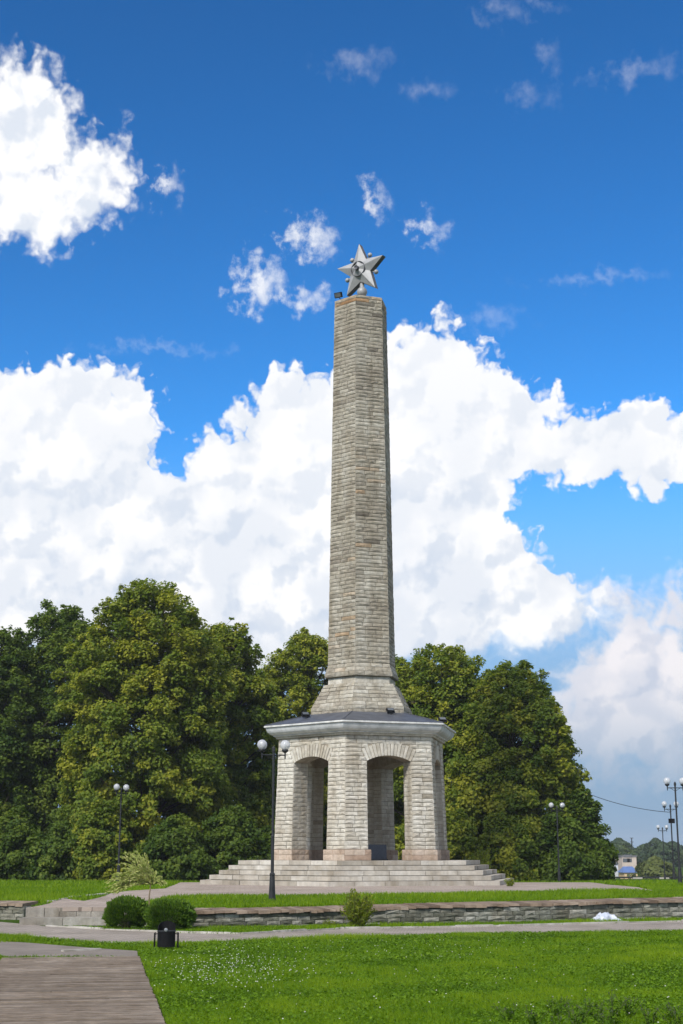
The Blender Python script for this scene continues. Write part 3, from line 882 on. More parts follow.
def tree(label, px, ytop, hw, Y, tone, mat, zlow=.03, nclump=260, leaves=55000, profile=None, seed=0, lsize=.215, cat='tree', group='trees behind the monument', name='leafy_tree', sprigs=130, zt_top=None, trunkr=.22):
    r = np.random.default_rng(seed); random.seed(seed)
    x, ztop = zat(px, ytop, Y); z0 = float(terrace_z(x, Y)); H = ztop - z0; HWm = hw / F * Y * .99
    prof = np.array(profile or [(0, .66), (.08, .9), (.22, 1), (.45, 1), (.62, .96), (.76, .84), (.87, .66), (.94, .46), (.98, .26), (1, .1)])
    ph1, ph2, ph3 = r.uniform(0, 6.3, 3)

    def env(h, a):
        lump = 1 + .07 * np.sin(3 * a + ph1 + 4 * h) + .07 * np.sin(5 * a - 9 * h + ph2) + .06 * np.sin(2 * a + 13 * h + ph3)
        return np.interp(h, prof[:, 0], prof[:, 1]) * HWm * lump
    nclump = int(nclump * 1.7); leaves = int(leaves * 1.75); hh = r.uniform(0, 1, nclump * 6); keep = r.uniform(0, 1.05, len(hh)) < np.interp(hh, prof[:, 0], prof[:, 1]) ** 1
    hh = hh[keep][:nclump]; nclump = len(hh)
    aa = r.uniform(0, 2 * PI, nclump); rf = np.where(r.random(nclump) < .74, .70 + .30 * r.random(nclump) ** .6, .75 * r.random(nclump) ** .5)
    R = env(hh, aa) * rf
    hz = zlow + (1 - zlow) * hh
    cc = np.stack([x + R * np.cos(aa), Y + R * np.sin(aa) * .95, z0 + H * hz * .965], 1)
    cr = np.where(rf < .62, 1.25, 1) * r.uniform(.32, .80, nclump) * (HWm / 4.2) ** .4
    ctone = np.clip(r.normal(tone, .17, nclump) + (r.random(nclump) < .12) * .22, 0, 1)
    # upright sprigs on the outline
    hs = np.concatenate([r.uniform(.55, 1.0, sprigs), r.uniform(.1, .6, sprigs // 2)]); as_ = r.uniform(0, 2 * PI, len(hs)); Rs_ = env(hs, as_) * r.uniform(.96, 1.13, len(hs))
    cs = np.stack([x + Rs_ * np.cos(as_), Y + Rs_ * np.sin(as_), z0 + H * (zlow + (1 - zlow) * hs) * .975 + r.uniform(0, .55, len(hs))], 1)
    C_ = np.concatenate([cc, cs]); CR = np.concatenate([cr, r.uniform(.14, .40, len(hs))]); CT = np.concatenate([ctone, np.clip(r.normal(tone + .05, .12, len(hs)), 0, 1)])
    wgt = CR ** 2; wgt /= wgt.sum()
    idx = r.choice(len(C_), leaves, p=wgt)
    off = unit(r.normal(size=(leaves, 3))) * (r.random(leaves) ** .5)[:, None]
    # flattened, outward-drooping sprays
    axis = np.array([x, Y, z0 + H * .35]); out = unit(C_[idx] - axis)
    sc = CR[idx][:, None]
    p = C_[idx] + off * sc * np.where(CR[idx] < .30, 1.0, 1.15)[:, None] * np.array([1, 1, .8]) + out * sc * .25
    p[:, 2] -= .15 * sc[:, 0] * (np.hypot(off[:, 0], off[:, 1]) ** 2)
    p[:, 2] = np.maximum(p[:, 2], z0 + .12)
    nr = unit(out * .45 + np.array([-.1, -.15, .55]) + r.normal(size=(leaves, 3)) * .55 + off * .3)
    sz = r.uniform(.65, 1.25, leaves) * lsize
    V = leaf_quads(p, nr, sz, .66)
    tint = CT[idx] + r.normal(0, .11, leaves)
    t = thing(name, label, cat, (x, Y, z0), 0, group)
    o = polys('crown', V, 4, tint, mat, t); o.location = (-x, -Y, -z0)
    b = MB(); top = z0 + H * .8; pts = []; rad = []
    for i in range(9):
        s_ = i / 8; pts.append((x + .18 * math.sin(3 * s_ + ph1) * s_, Y + .15 * math.cos(4 * s_ + ph2) * s_, z0 - .1 + (top - z0) * s_)); rad.append(trunkr * (1.25 if i == 0 else 1 - .85 * s_))
    b.tube(pts, rad, 9)
    for i in r.choice(nclump, min(nclump, 30), replace=False):
        e = Vector(cc[i]); s_ = max(.12, min(.9, (e.z - z0) / (H * .8) - .22)); k = int(s_ * 8); q = Vector(pts[k]).lerp(Vector(pts[min(8, k + 1)]), s_ * 8 - k)
        mid_ = q.lerp(e, .5) + Vector((0, 0, .12 * (e - q).length)); r0 = trunkr * .42 * (1 - .6 * s_)
        b.tube([q, mid_, e], [r0, r0 * .6, r0 * .2], 5)
    for i in range(len(cs)):
        e = Vector(cs[i]); j = int(np.argmin(((cc - cs[i]) ** 2).sum(1)))
        k = max(0, min(8, int((cc[j][2] - z0) / (H * .8) * 8) - 1)); b.tube([Vector(pts[k]), Vector(cc[j]), e], [.04, .03, .012], 4)
    o = b.build('trunk', M_bark, t); o.location = (-x, -Y, -z0)
    return t


tree('dark green tree cut by the left edge of the photo', 2, 626, 50, 86, .40, M_leafdark, seed=1, leaves=60000)
tree('tall dark green tree with a ragged uneven top, second from the left', 62, 604, 62, 88, .48, M_leafdark, seed=2, leaves=70000, nclump=300)
tree('tallest and brightest broad tree, left of the obelisk, yellowish green clumps', 150, 578, 74, 79, .60, M_leaf, seed=3, leaves=100000, nclump=400, trunkr=.3)
tree('mid green tree filling the gap right of the tallest tree', 224, 621, 52, 84, .50, M_leaf, seed=4, leaves=65000)
tree('yellowish tree showing between the dark left trees and the shaft', 306, 632, 52, 94, .72, M_leaf, seed=5, leaves=65000)
tree('narrow tree just right of the shaft, mostly hidden behind the pavilion', 388, 652, 38, 97, .50, M_leaf, seed=6, leaves=45000)
tree('full green tree right of the pavilion, taller of the right-hand pair', 440, 646, 62, 86, .54, M_leaf, seed=7, leaves=75000, nclump=320, profile=[(0, .7), (.1, .95), (.3, 1), (.6, .97), (.78, .86), (.9, .66), (.97, .38), (1, .12)])
tree('broad green tree ending the row on the right, its crown sloping down', 512, 664, 57, 82, .54, M_leaf, seed=8, leaves=90000, nclump=380, profile=[(0, .85), (.1, .97), (.3, 1.03), (.5, 1), (.65, .9), (.78, .76), (.88, .58), (.95, .38), (1, .14)])
tree('low dark tree leaning out at the right end of the row', 580, 792, 27, 80, .33, M_leafdark, seed=9, leaves=16000, nclump=90, sprigs=20, profile=[(0, .6), (.15, .95), (.35, .9), (.6, .6), (.8, .35), (1, .08)], trunkr=.1)
tree('dark low leafy tree standing behind the pavilion, seen through its arches', 352, 720, 58, 96, .32, M_leafdark, seed=10, leaves=50000)
# shrubs under the trees
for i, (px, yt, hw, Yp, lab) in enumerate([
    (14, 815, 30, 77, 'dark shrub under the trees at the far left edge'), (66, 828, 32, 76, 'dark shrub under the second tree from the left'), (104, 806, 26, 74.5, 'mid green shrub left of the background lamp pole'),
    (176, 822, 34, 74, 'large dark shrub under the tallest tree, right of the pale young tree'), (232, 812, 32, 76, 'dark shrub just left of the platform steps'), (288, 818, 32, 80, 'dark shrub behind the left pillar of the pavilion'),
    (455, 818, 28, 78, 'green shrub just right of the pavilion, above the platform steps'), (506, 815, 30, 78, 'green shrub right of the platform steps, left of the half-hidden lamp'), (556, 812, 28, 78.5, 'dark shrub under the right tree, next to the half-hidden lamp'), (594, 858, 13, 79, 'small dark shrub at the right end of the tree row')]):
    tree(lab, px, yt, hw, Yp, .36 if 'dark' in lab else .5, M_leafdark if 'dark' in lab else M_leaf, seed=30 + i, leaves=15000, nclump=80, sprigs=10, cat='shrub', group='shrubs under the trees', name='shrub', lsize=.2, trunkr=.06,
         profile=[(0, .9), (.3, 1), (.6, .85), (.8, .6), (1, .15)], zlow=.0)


# clipped round bushes in front of the wall
def ballbush(label, px0, px1, py0, py1, Y, seed):
    r = np.random.default_rng(seed); x0, _ = zat(px0, py1, Y); x1, _ = zat(px1, py1, Y); cx = (x0 + x1) / 2; rx = (x1 - x0) / 2; _, zt_ = zat((px0 + px1) / 2, py0, Y); h = zt_
    n = 15000; d = unit(r.normal(size=(n, 3))); d[:, 2] = np.where(d[:, 2] < -.75, -d[:, 2], d[:, 2])
    az = np.arctan2(d[:, 1], d[:, 0]); el = np.arcsin(d[:, 2])
    lump = 1 + .07 * np.sin(5 * az + 4 * el + seed) * np.sin(5 * el + seed) + .05 * np.sin(11 * az + 2 + 3 * el) + .04 * np.sin(17 * el + 5 * az)
    rad = (1 - .30 * r.random(n) ** 2.2) * lump + (r.random(n) < .10) * r.uniform(0, .13, n)
    sq = np.sign(d) * np.abs(d) ** .82; sq = sq / np.maximum(np.linalg.norm(sq, axis=1, keepdims=True) ** .7, 1e-6)
    p = np.stack([cx + sq[:, 0] * rx * rad, Y + sq[:, 1] * rx * .9 * rad, np.maximum(.02, h * .5 + sq[:, 2] * h * .52 * rad)], 1)
    ax = unit(d + np.array([0, 0, .6])); nr = unit(np.cross(ax, r.normal(size=(n, 3))))
    V = leaf_quads(p, nr, r.uniform(.05, .10, n), .38, ax * 3)
    t = thing('round_bush', label, 'bush', (cx, Y, 0), 0, 'clipped round bushes by the path')
    o = polys('foliage', V, 4, np.clip(.42 + (rad - 1) * .9 + r.normal(0, .15, n), 0, 1), M_thuja, t); o.location = (-cx, -Y, 0)
    b = MB()
    for i in range(9):
        a = i * .7; b.tube([(cx + .05 * math.cos(a), Y + .05 * math.sin(a), -.05), (cx + .45 * rx * math.cos(a), Y + .45 * rx * math.sin(a), h * .6)], [.02, .006], 5)
    o = b.build('stem', M_bark, t); o.location = (-cx, -Y, 0)
    # foliage tint is darker towards the inside of the bush
    return t


ballbush('clipped round dark green bush, left one of the pair behind the bin', 104.5, 147.5, 898.5, 929.5, 35.35, 3)
ballbush('clipped round green bush directly behind the bin, right one of the pair', 145.5, 193.5, 900.5, 931.5, 34.55, 5)


# wispy shrub in front of the wall
def wispy(label, px, Y, H, spread, n, seed, mat, name='wispy_shrub', lsz=.06, z0=0.0, group=None, bend=.15, lean=(0, 0), cat='shrub', nl=26):
    r = np.random.default_rng(seed); x = zat(px, 920, Y)[0]
    t = thing(name, label, cat, (x, Y, z0), 0, group); b = MB(); P_ = []; A_ = []
    for i in range(n):
        a = r.uniform(0, 2 * PI); s_ = spread * r.random() ** .7; h = H * r.uniform(.55, 1) * (1 - .35 * (s_ / spread) ** 2)
        pts = []
        for j in range(7):
            f = j / 6; pts.append(np.array([x + .06 * math.cos(a) + math.cos(a) * s_ * f ** (1 + bend) + lean[0] * f * f, Y + .06 * math.sin(a) + math.sin(a) * s_ * f ** (1 + bend) + lean[1] * f * f, z0 + h * f * (1 - bend * .4 * f)]))
        b.tube(pts, [.008 * (1 - .8 * j / 6) for j in range(7)], 4, cap=False)
        for f in r.uniform(.12, 1, nl):
            k = min(5, int(f * 6)); q = pts[k] + (pts[k + 1] - pts[k]) * (f * 6 - k); P_.append(q + r.normal(size=3) * .035); A_.append(pts[k + 1] - pts[k])
    P_ = np.array(P_); A_ = unit(np.array(A_)); ax = unit(A_ + r.normal(size=P_.shape) * .6); nr = unit(np.cross(ax, r.normal(size=P_.shape)))
    V = leaf_quads(P_, nr, r.uniform(.6, 1.3, len(P_)) * lsz, .38, ax * 3)
    o = b.build('stem', M_branch, t); o.location = (-x, -Y, -z0)
    o = polys('foliage', V, 4, r.normal(.5, .2, len(P_)), mat, t); o.location = (-x, -Y, -z0)
    return t


wispy('loose yellow-green shrub growing against the front of the low wall', 357, 35.7, .98, .42, 120, 4, M_shrub, lsz=.085, nl=34)
wispy('tuft of pale weeds growing behind the right end of the platform steps', 482, 66.8, 1.9, .7, 40, 6, M_shrub, lsz=.13, z0=.5, cat='weeds', name='weed_tuft')
wispy('little green weed at the foot of the platform steps, right corner', 511, 57.6, .36, .25, 18, 7, M_shrub, lsz=.07, z0=.54, cat='weeds', name='weed_tuft')
wispy('small weed at the wall foot, just left of the yellow-green shrub', 329, 36.3, .22, .12, 14, 8, M_shrub, lsz=.05, cat='weeds', name='weed_tuft')

# pale young tree
YT = 37.0; xt = zat(149.5, 900, YT)[0]; zt0 = .40
t = thing('young_tree', 'pale young tree with drooping variegated branches swept to the left', 'tree', (xt, YT, zt0))
r = np.random.default_rng(21); b = MB(); fork = Vector((xt + .02, YT, zt0 + .62))
b.tube([(xt + .02, YT, zt0 - .4), (xt - .01, YT, zt0 + .3), fork], [.02, .017, .014], 7)
o = b.build('trunk', M_branch, t); o.location = -Vector(t.location)
b = MB(); P_, A_ = [], []
for i in range(84):
    a = r.normal(PI * .78, .55) if r.random() < .86 else r.uniform(.2, PI * .5)
    L = r.uniform(.55, 1.12) * (1.05 if a > 1.5 else .5); yy = r.normal(0, .28)
    d = Vector((math.cos(a) * .9, yy, max(.12, math.sin(a)) * 1.0)).normalized()
    pts = []
    for j in range(9):
        f = j / 8; pts.append(fork + d * (L * f) + Vector((-.12 * f * f, 0, -.30 * f ** 2.4 * L * (1.2 if abs(d.x) > .6 else .7))))
    b.tube(pts, [.007 * (1 - .8 * j / 8) for j in range(9)], 4, cap=False)
    for f in r.uniform(.12, 1, 64):
        k = min(7, int(f * 8)); q = pts[k].lerp(pts[k + 1], f * 8 - k); P_.append(np.array(q) + r.normal(size=3) * .014); A_.append(np.array(pts[k + 1] - pts[k]))
P_ = np.array(P_); A_ = unit(np.array(A_)); ax = unit(A_ + r.normal(size=P_.shape) * .28); nr = unit(np.cross(ax, r.normal(size=P_.shape)))
V = leaf_quads(P_, nr, r.uniform(.055, .10, len(P_)), .34, ax * 3)
o = b.build('branches', M_branch, t); o.location = -Vector(t.location)
o = polys('foliage', V, 4, r.normal(.5, .25, len(P_)), M_pale, t); o.location = -Vector(t.location)

# white plastic bag
bxx, byy = 7.1, 39.55; r = np.random.default_rng(2); b = MB(); nu, nv = 26, 14
for j in range(nv + 1):
    for i in range(nu + 1):
        u, v = i / nu * 2 - 1, j / nv * 2 - 1
        hgt = max(0, 1 - abs(u) ** 2.2) ** .7 * max(0, 1 - v * v) ** .6 * (.19 if u < .1 else .175 - .09 * u)
        cr_ = .035 * math.sin(9 * u + 4 * v) * math.sin(5 * v - 3 * u) +   .008 * r.normal()
        b.v.append((bxx + u * .37 + .008 * r.normal() + .03 * math.sin(6 * v), byy + v * .2 + .04 * math.sin(5 * u), .03 + max(0, hgt + cr_ * (hgt > .03))))
for j in range(nv):
    for i in range(nu): b.f.append((j * (nu + 1) + i, j * (nu + 1) + i + 1, (j + 1) * (nu + 1) + i + 1, (j + 1) * (nu + 1) + i)); b.t.append(.5)
tag(b.build('plastic_bag', M_bag), 'crumpled white plastic bag lying in the grass against the low wall', 'plastic bag')

# ------------------------------------------------------------------ grass
def blades(P, h, w, tone, r, lean=.5):
    n = len(P); a = r.uniform(0, 2 * PI, n); d = np.stack([np.cos(a), np.sin(a), 0 * a], 1)
    b_ = r.uniform(0, 2 * PI, n); l = np.stack([np.cos(b_), np.sin(b_), 0 * b_], 1) * (r.random(n) * lean * h)[:, None]
    V = np.stack([P - d * w[:, None] / 2, P + d * w[:, None] / 2, P + l + np.array([0, 0, 1]) * h[:, None]], 1).reshape(-1, 3)
    return V


r = np.random.default_rng(77)
AVOID_LOW = [PATH, LAND, BOARD]
n = 1500000
yy = 13.5 + (36.0 - 13.5) * r.random(n) ** 1.15; half = yy * .272 + 5.0; xx = (r.random(n) * 2 - 1) * half
keep = r.random(n) < np.clip((17 / yy) ** 1.3 * yy / 22, 0, 1)
Q = np.stack([xx, yy], 1)[keep]
ok = np.ones(len(Q), bool)
for A_ in AVOID_LOW:
    s_ = .0; ok &= ~inside(Q, np.array(A_))
ok &= Q[:, 1] < wall_y(Q[:, 0]) + np.where(Q[:, 0] < -5.3, 2, 0)
Q = Q[ok]; n = len(Q)


def patch(x, y, s, seed):
    q = np.random.default_rng(seed); v = np.zeros(len(x))
    for i in range(7):
        a = q.uniform(0, 6.3); k = s * q.uniform(.5, 2.2); v += np.sin(k * (x * math.cos(a) + y * math.sin(a)) + q.uniform(0, 6.3))
    return v / 7


pt = patch(Q[:, 0], Q[:, 1], 1.3, 5) + .6 * patch(Q[:, 0], Q[:, 1], 5, 6)
h = r.uniform(.03, .075, n) * (1 + .8 * pt) * np.where(Q[:, 1] > 30, 1.25, 1); w = r.uniform(.005, .010, n) * (Q[:, 1] / 18)
tone = .48 + .50 * pt + r.normal(0, .17, n)
V = blades(np.concatenate([Q, np.zeros((n, 1))], 1), h, w, tone, r, 1.0)
stuff(tag(polys('lawn_grass', V, 3, tone, M_grass), 'short bright green lawn in front of the path', 'grass'))
# broad clover leaves
m_ = r.random(n) < .30; Qc = Q[m_]; nc = len(Qc); ptc = patch(Qc[:, 0], Qc[:, 1], 1.6, 9)
sel = r.random(nc) < np.clip(.5 + .7 * ptc, .1, 1); Qc = Qc[sel]; nc = len(Qc)
zc = r.uniform(.02, .06, nc); nr = unit(np.array([0, -.1, 1]) + r.normal(size=(nc, 3)) * .45)
V = leaf_quads(np.concatenate([Qc, zc[:, None]], 1), nr, r.uniform(.022, .046, nc) * (Qc[:, 1] / 20) ** .5, .9)
stuff(tag(polys('clover', V, 4, .5 + .25 * ptc[sel] + r.normal(0, .18, nc), M_clover), 'patches of broad clover leaves in the lawn', 'clover'))
# clover flowers
px_ = np.concatenate([r.normal(228, 40, 420), r.uniform(150, 683, 110), r.normal(430, 50, 60)]); py_ = np.concatenate([r.normal(967, 10, 420), r.uniform(940, 1024, 110), r.normal(950, 6, 60)])
fx = np.array([at(a, max(938, c), .05) for a, c in zip(px_, py_)]); ok = np.ones(len(fx), bool)
for A_ in AVOID_LOW: ok &= ~inside(fx, np.array(A_))
fx = fx[ok & (fx[:, 1] < 31)]; nf = len(fx); s_ = r.uniform(.005, .0105, nf); cpt = np.concatenate([fx, r.uniform(.055, .085, nf)[:, None]], 1)
D = np.array([(1, 0, 0), (0, 1, 0), (-1, 0, 0), (0, -1, 0), (0, 0, .8), (0, 0, -.8)]); TR = [(0, 1, 4), (1, 2, 4), (2, 3, 4), (3, 0, 4), (1, 0, 5), (2, 1, 5), (3, 2, 5), (0, 3, 5)]
V = np.stack([np.stack([cpt + D[k] * s_[:, None] for k in tri], 1) for tri in TR], 1).reshape(-1, 3)
stuff(tag(polys('clover_flowers', V, 3, np.full(nf * 8, .5), M_flower), 'scattered small white clover flowers in the lawn', 'flowers'))


def strip_grass(name, label, Q, zf, hr, wr, avoid, seed):
    r = np.random.default_rng(seed); ok = np.ones(len(Q), bool)
    for A_ in avoid: ok &= ~inside(Q, np.array(A_))
    Q = Q[ok]; n = len(Q); pt = patch(Q[:, 0], Q[:, 1], 1.0, seed) + .5 * patch(Q[:, 0], Q[:, 1], 4, seed + 1)
    h = r.uniform(*hr, n) * (1 + .5 * pt); w = r.uniform(*wr, n); tone = .56 + .28 * pt + r.normal(0, .18, n)
    V = blades(np.concatenate([Q, zf(Q[:, 0], Q[:, 1])[:, None]], 1), h, w, tone, r, .9)
    return stuff(tag(polys(name, V, 3, tone, M_grass), label, 'grass'))


# strip along the foot of the wall
n = 75000; x = r.uniform(-14, 18, n); Q = np.stack([x, wall_y(x) - r.random(n) * 4.5], 1); Q = Q[(Q[:, 1] < np.where(Q[:, 0] < -5.4, 37.5 + 0 * Q[:, 0], 99))]
hex_ = [tuple(hexv(k, 7.3, 0).xy) for k in range(6)]
strip_grass('verge_grass', 'strip of grass between the low wall and the paved path', Q, lambda x, y: 0 * x, (.04, .11), (.012, .024), [PATH, [(-8.5, 37.5), (-5.5, 37.5), (-5.5, 39), (-8.5, 39)]], 51)
# terrace grass
n = 150000; x = r.uniform(-14, 19, n); y = front_y(x) + .95 + r.random(n) ** 1.4 * 16; Q = np.stack([x, y], 1)
strip_grass('terrace_grass', 'bright grass strip on the terrace behind the wall coping', Q, lambda x, y: terrace_z(x, y), (.05, .13), (.016, .032), [PLAZA, hex_], 52)
n = 60000; x = r.uniform(-22, 24, n); y = r.uniform(54, 80, n); Q = np.stack([x, y], 1)
strip_grass('far_grass', 'grass at the foot of the trees beyond the plaza', Q, lambda x, y: terrace_z(x, y), (.06, .16), (.03, .06), [PLAZA, hex_], 53)
n = 26000; x = r.uniform(9, 34, n); y = r.uniform(80, 108, n); Q = np.stack([x, y], 1)
strip_grass('far_grass', 'grass at the right around the row of lamps', Q, lambda x, y: terrace_z(x, y), (.06, .14), (.05, .09), [PLAZA], 54)

# weeds in the lower right corner
r = np.random.default_rng(8)
wl = ['grey-flowered weed, leftmost of the clump in the bottom right corner of the lawn', 'tallest grey-flowered weed in the bottom right corner of the lawn', 'grey-flowered weed cut by the right edge at the bottom of the photo']
for i, (px, py, H) in enumerate([(510, 1018, .20), (534, 1026, .26), (556, 1012, .2), (575, 1028, .28), (592, 1016, .24), (612, 1022, .34), (630, 1014, .28), (650, 1028, .28), (668, 1018, .22), (680, 1028, .26), (604, 1034, .28), (560, 1036, .26)]):
    x, y = at(px, py + 6, 0)
    t = thing('weed', wl[0] if i == 0 else wl[1] if i == 5 else wl[2] if i == 9 else 'one of the middling grey-flowered weeds in the bottom right corner', 'weed', (x, y, 0), 0, 'grey-flowered weeds in the lawn corner')
    b = MB(); fb = MB(); P_ = []
    for k in range(7):
        a = r.uniform(0, 6.3); s_ = r.uniform(.02, .16); hh = H * r.uniform(.6, 1)
        pts = [Vector((math.cos(a) * s_ * f, math.sin(a) * s_ * f, hh * f)) for f in (0, .35, .7, 1)]
        b.tube(pts, [.0035, .003, .0022, .0015], 4, cap=False)
        for f in r.uniform(.05, .9, 20): P_.append(np.array(pts[0].lerp(pts[3], f)) + r.normal(size=3) * .022)
        for q in range(3):
            e = pts[3] + Vector(r.normal(size=3) * .022); b.tube([pts[2], e], [.0015, .001], 3, cap=False); fb.sphere(e, r.uniform(.003, .007), 6)
    b.build('stem', M_leafstem, t); fb.build('flower_heads', M_weedfl, t)['kind'] = 'stuff'
    P_ = np.array(P_); polys('foliage', leaf_quads(P_, unit(r.normal(size=P_.shape) + np.array([0, 0, .6])), r.uniform(.03, .07, len(P_)), .35), 4, r.normal(.2, .15, len(P_)), M_clover, t)

# ------------------------------------------------------------------ the far side of the river
b = MB(); b.add([(-200, 108, -.25), (200, 108, -.25), (200, 117, -.3), (-200, 117, -.3), (-200, 108, -.8), (200, 108, -.8)], [(0, 1, 2, 3), (0, 4, 5, 1)])
struct(b.build('embankment_road', simple('pale_road', (.33, .33, .34), (.26, .26, .27), 1, .9)))
t = thing('embankment_railing', 'low dark embankment railing with pale blocks beyond the lamps', 'railing', (20, 116, -.3))
b = MB(); b.box(-60, 80, -.05, .05, .30, .42); b.box(-60, 80, -.04, .04, .08, .14)
for x in np.arange(-60, 80, .35): b.box(x, x + .05, -.03, .03, .0, .42)
b.build('rail', M_iron, t)
b = MB()
for x in np.arange(-60, 80, 2.1): b.box(x, x + .75, -.16, .16, -.1, .36)
o = b.build('posts', M_curb, t); o['kind'] = 'stuff'


def crown_pts(r, cx, cy, z0, H, W, n, lsz, tone, pointed=False):
    h = r.random(n); a = r.uniform(0, 6.3, n); pr = np.interp(h, [0, .25, .6, .85, 1], [.75, 1, .85, .5, .08]) if not pointed else np.interp(h, [0, .2, 1], [.9, 1, .04])
    R = W * pr * (1 + .2 * np.sin(4 * a + 8 * h + r.uniform(0, 6)) + .12 * np.sin(9 * h * 3 + a * 2)) * (.6 + .4 * r.random(n) ** .5)
    p = np.stack([cx + R * np.cos(a), cy + R * np.sin(a), z0 + H * (.06 + .94 * h)], 1)
    nr = unit(np.stack([np.cos(a), np.sin(a), .7 + 0 * a], 1) + r.normal(size=(n, 3)) * .6)
    return leaf_quads(p, nr, r.uniform(.6, 1.3, n) * lsz, .8), np.full(n, tone) + r.normal(0, .14, n)


r = np.random.default_rng(90); VV = []; TT = []
for i in range(120):
    y = r.uniform(335, 470); x = r.uniform(-.02, .36) * y; z = float(land_z(x, y))
    v, tt = crown_pts(r, x, y, z, max(3.5, r.normal(4.1, .8) - z), r.uniform(3.2, 5), 1500, .8, r.uniform(.2, .55)); VV.append(v); TT.append(tt)
stuff(tag(polys('distant_wood', np.concatenate(VV), 4, np.concatenate(TT), M_far), 'mass of blue-green woods on the far bank behind the lamps', 'woods'))
for lab, px, ytop, Yp, W, tone, pt_ in (('yellow-green round tree in front of the far woods, left of the lamp row', 655, 857, 200, 3.4, .95, False), ('dark spruce rising above the far woods between house and lamps', 646.5, 844.5, 400, 2.6, .15, True), ('tall dark round-topped tree on the skyline left of the mast', 618.5, 839, 420, 5, .25, False), ('dark tree on the skyline behind the lamp row', 672, 842, 400, 4.5, .2, False)):
    x, zt_ = zat(px, ytop, Yp); z0 = float(land_z(x, Yp)) if Yp > 250 else -4.4
    t = thing('distant_tree', lab, 'tree', (x, Yp, z0), 0, 'single trees on the far bank')
    v, tt = crown_pts(r, 0, 0, 0, zt_ - z0, W, 2600, .8 * Yp / 400 + .1, tone, pt_); polys('crown', v, 4, tt, M_far, t)
    b = MB(); b.tube([(0, 0, -.3), (0, 0, (zt_ - z0) * .8)], [.3, .06], 6); b.build('trunk', M_bark, t)


def house(name, label, x0, x1, y, z0, zw, dep, wallm, roofm, zr, wins, hip=False):
    t = thing(name, label, 'house', ((x0 + x1) / 2, y, z0)); w = (x1 - x0) / 2; h = zw - z0
    b = MB(); b.box(-w, w, 0, dep, -1.5, h); b.build('wall', wallm, t)
    b = MB(); e = .3; rh = zr - zw
    if hip: b.add([(-w - e, -e, h), (w + e, -e, h), (w + e, dep + e, h), (-w - e, dep + e, h), (-w * .7, dep / 2, h + rh), (w * .7, dep / 2, h + rh)], [(0, 1, 5, 4), (1, 2, 5), (2, 3, 4, 5), (3, 0, 4), (3, 2, 1, 0)])
    else: b.box(-w - .15, w + .15, -.15, dep + .15, h + .002, h + rh)
    b.build('roof', roofm, t)
    for (u, v, ww, hh) in wins:
        b = MB(); b.box(-w + u * 2 * w, -w + u * 2 * w + ww, -.06, .0, v, v + hh); b.build('window', M_lens, t)
    return t


Mw1 = simple('pale_pink_render', (.50, .42, .36), (.42, .35, .3), 1, .9); Mw2 = simple('yellow_render', (.55, .40, .22), (.46, .33, .18), 1, .9); Mw3 = simple('white_render', (.5, .52, .55), (.4, .42, .45), 1, .9)
Mr1 = simple('grey_flat_roof', (.16, .16, .17), None, 1, .9); Mr2 = simple('blue_metal_roof', (.10, .17, .36), (.08, .13, .29), 1, .6)
Yh = 318.0
hx = lambda px, py, Y_: zat(px, py, Y_)
a = hx(622.5, 868, Yh); c = hx(636.3, 856.8, Yh); house('apartment_block', 'pale pink flat-roofed block of flats on the far bank', a[0], c[0], Yh, -2.0, c[1], 8, Mw1, Mr1, c[1] + .3, [(.05, .6, 1.3, .9), (.35, .6, .9, .9), (.05, 2.4, 1.5, .8), (.35, 2.4, 1.0, .8), (.1, 3.4, 1.3, .6), (.5, 3.4, .6, .6)])
a = hx(624.5, 879, 305); c = hx(637.5, 872.6, 305); house('cottage', 'small yellow house with a blue roof in front of the pale flats', a[0], c[0], 305, -3.3, c[1], 6, Mw2, Mr2, hx(630, 866.5, 305)[1], [(.2, .6, .6, .8), (.65, .6, .6, .8)], True)
a = hx(608, 872, 312); c = hx(618, 864, 312); house('white_house', 'pale white house mostly hidden behind the right end of the trees', a[0], c[0], 312, -3, c[1], 6, Mw3, Mr1, hx(612, 860.5, 312)[1], [(.3, .8, .7, .8)], True)
x, zt_ = zat(631.6, 838, 440); x2, zb_ = zat(631.9, 850, 440)
b = MB(); b.tube([(x2, 440, zb_ - 6), (x, 440, zt_)], [.28, .16], 6)
for z in np.linspace(zb_, zt_, 4): b.box(x - .5, x + .5, 439.9, 440.1, z - .08, z + .08)
tag(b.build('radio_mast', M_iron), 'thin mast on the skyline above the pale flats', 'mast')

# ------------------------------------------------------------------ haze
mh = bpy.data.materials.new('summer_haze'); mh.use_nodes = True; nt = mh.node_tree; nt.nodes.clear()
pv = N(nt, 'ShaderNodeVolumePrincipled'); pv.inputs['Color'].default_value = (.86, .92, 1, 1); pv.inputs['Density'].default_value = .00025; pv.inputs['Anisotropy'].default_value = .2
nt.links.new(pv.outputs[0], N(nt, 'ShaderNodeOutputMaterial').inputs['Volume'])
b = MB(); b.box(-1700, 1700, -320, 3050, -8, 42); hzb = stuff(tag(b.build('haze', mh), 'thin summer haze paling the far bank of the river', 'haze'))

# ------------------------------------------------------------------ light
SAZ, SEL = math.radians(28), math.radians(40)
ts = Vector((-math.sin(SAZ) * math.cos(SEL), -math.cos(SAZ) * math.cos(SEL), math.sin(SEL)))
sl = bpy.data.lights.new('sun', 'SUN'); sl.energy = 3.1; sl.angle = math.radians(11); sl.color = (1, .955, .88)
so_ = bpy.data.objects.new('sun', sl); col.objects.link(so_); so_.rotation_euler = ts.to_track_quat('Z', 'Y').to_euler()

W = bpy.data.worlds.new('World'); C.world = W; W.use_nodes = True
nt = W.node_tree; nt.nodes.clear(); Lk = nt.links.new


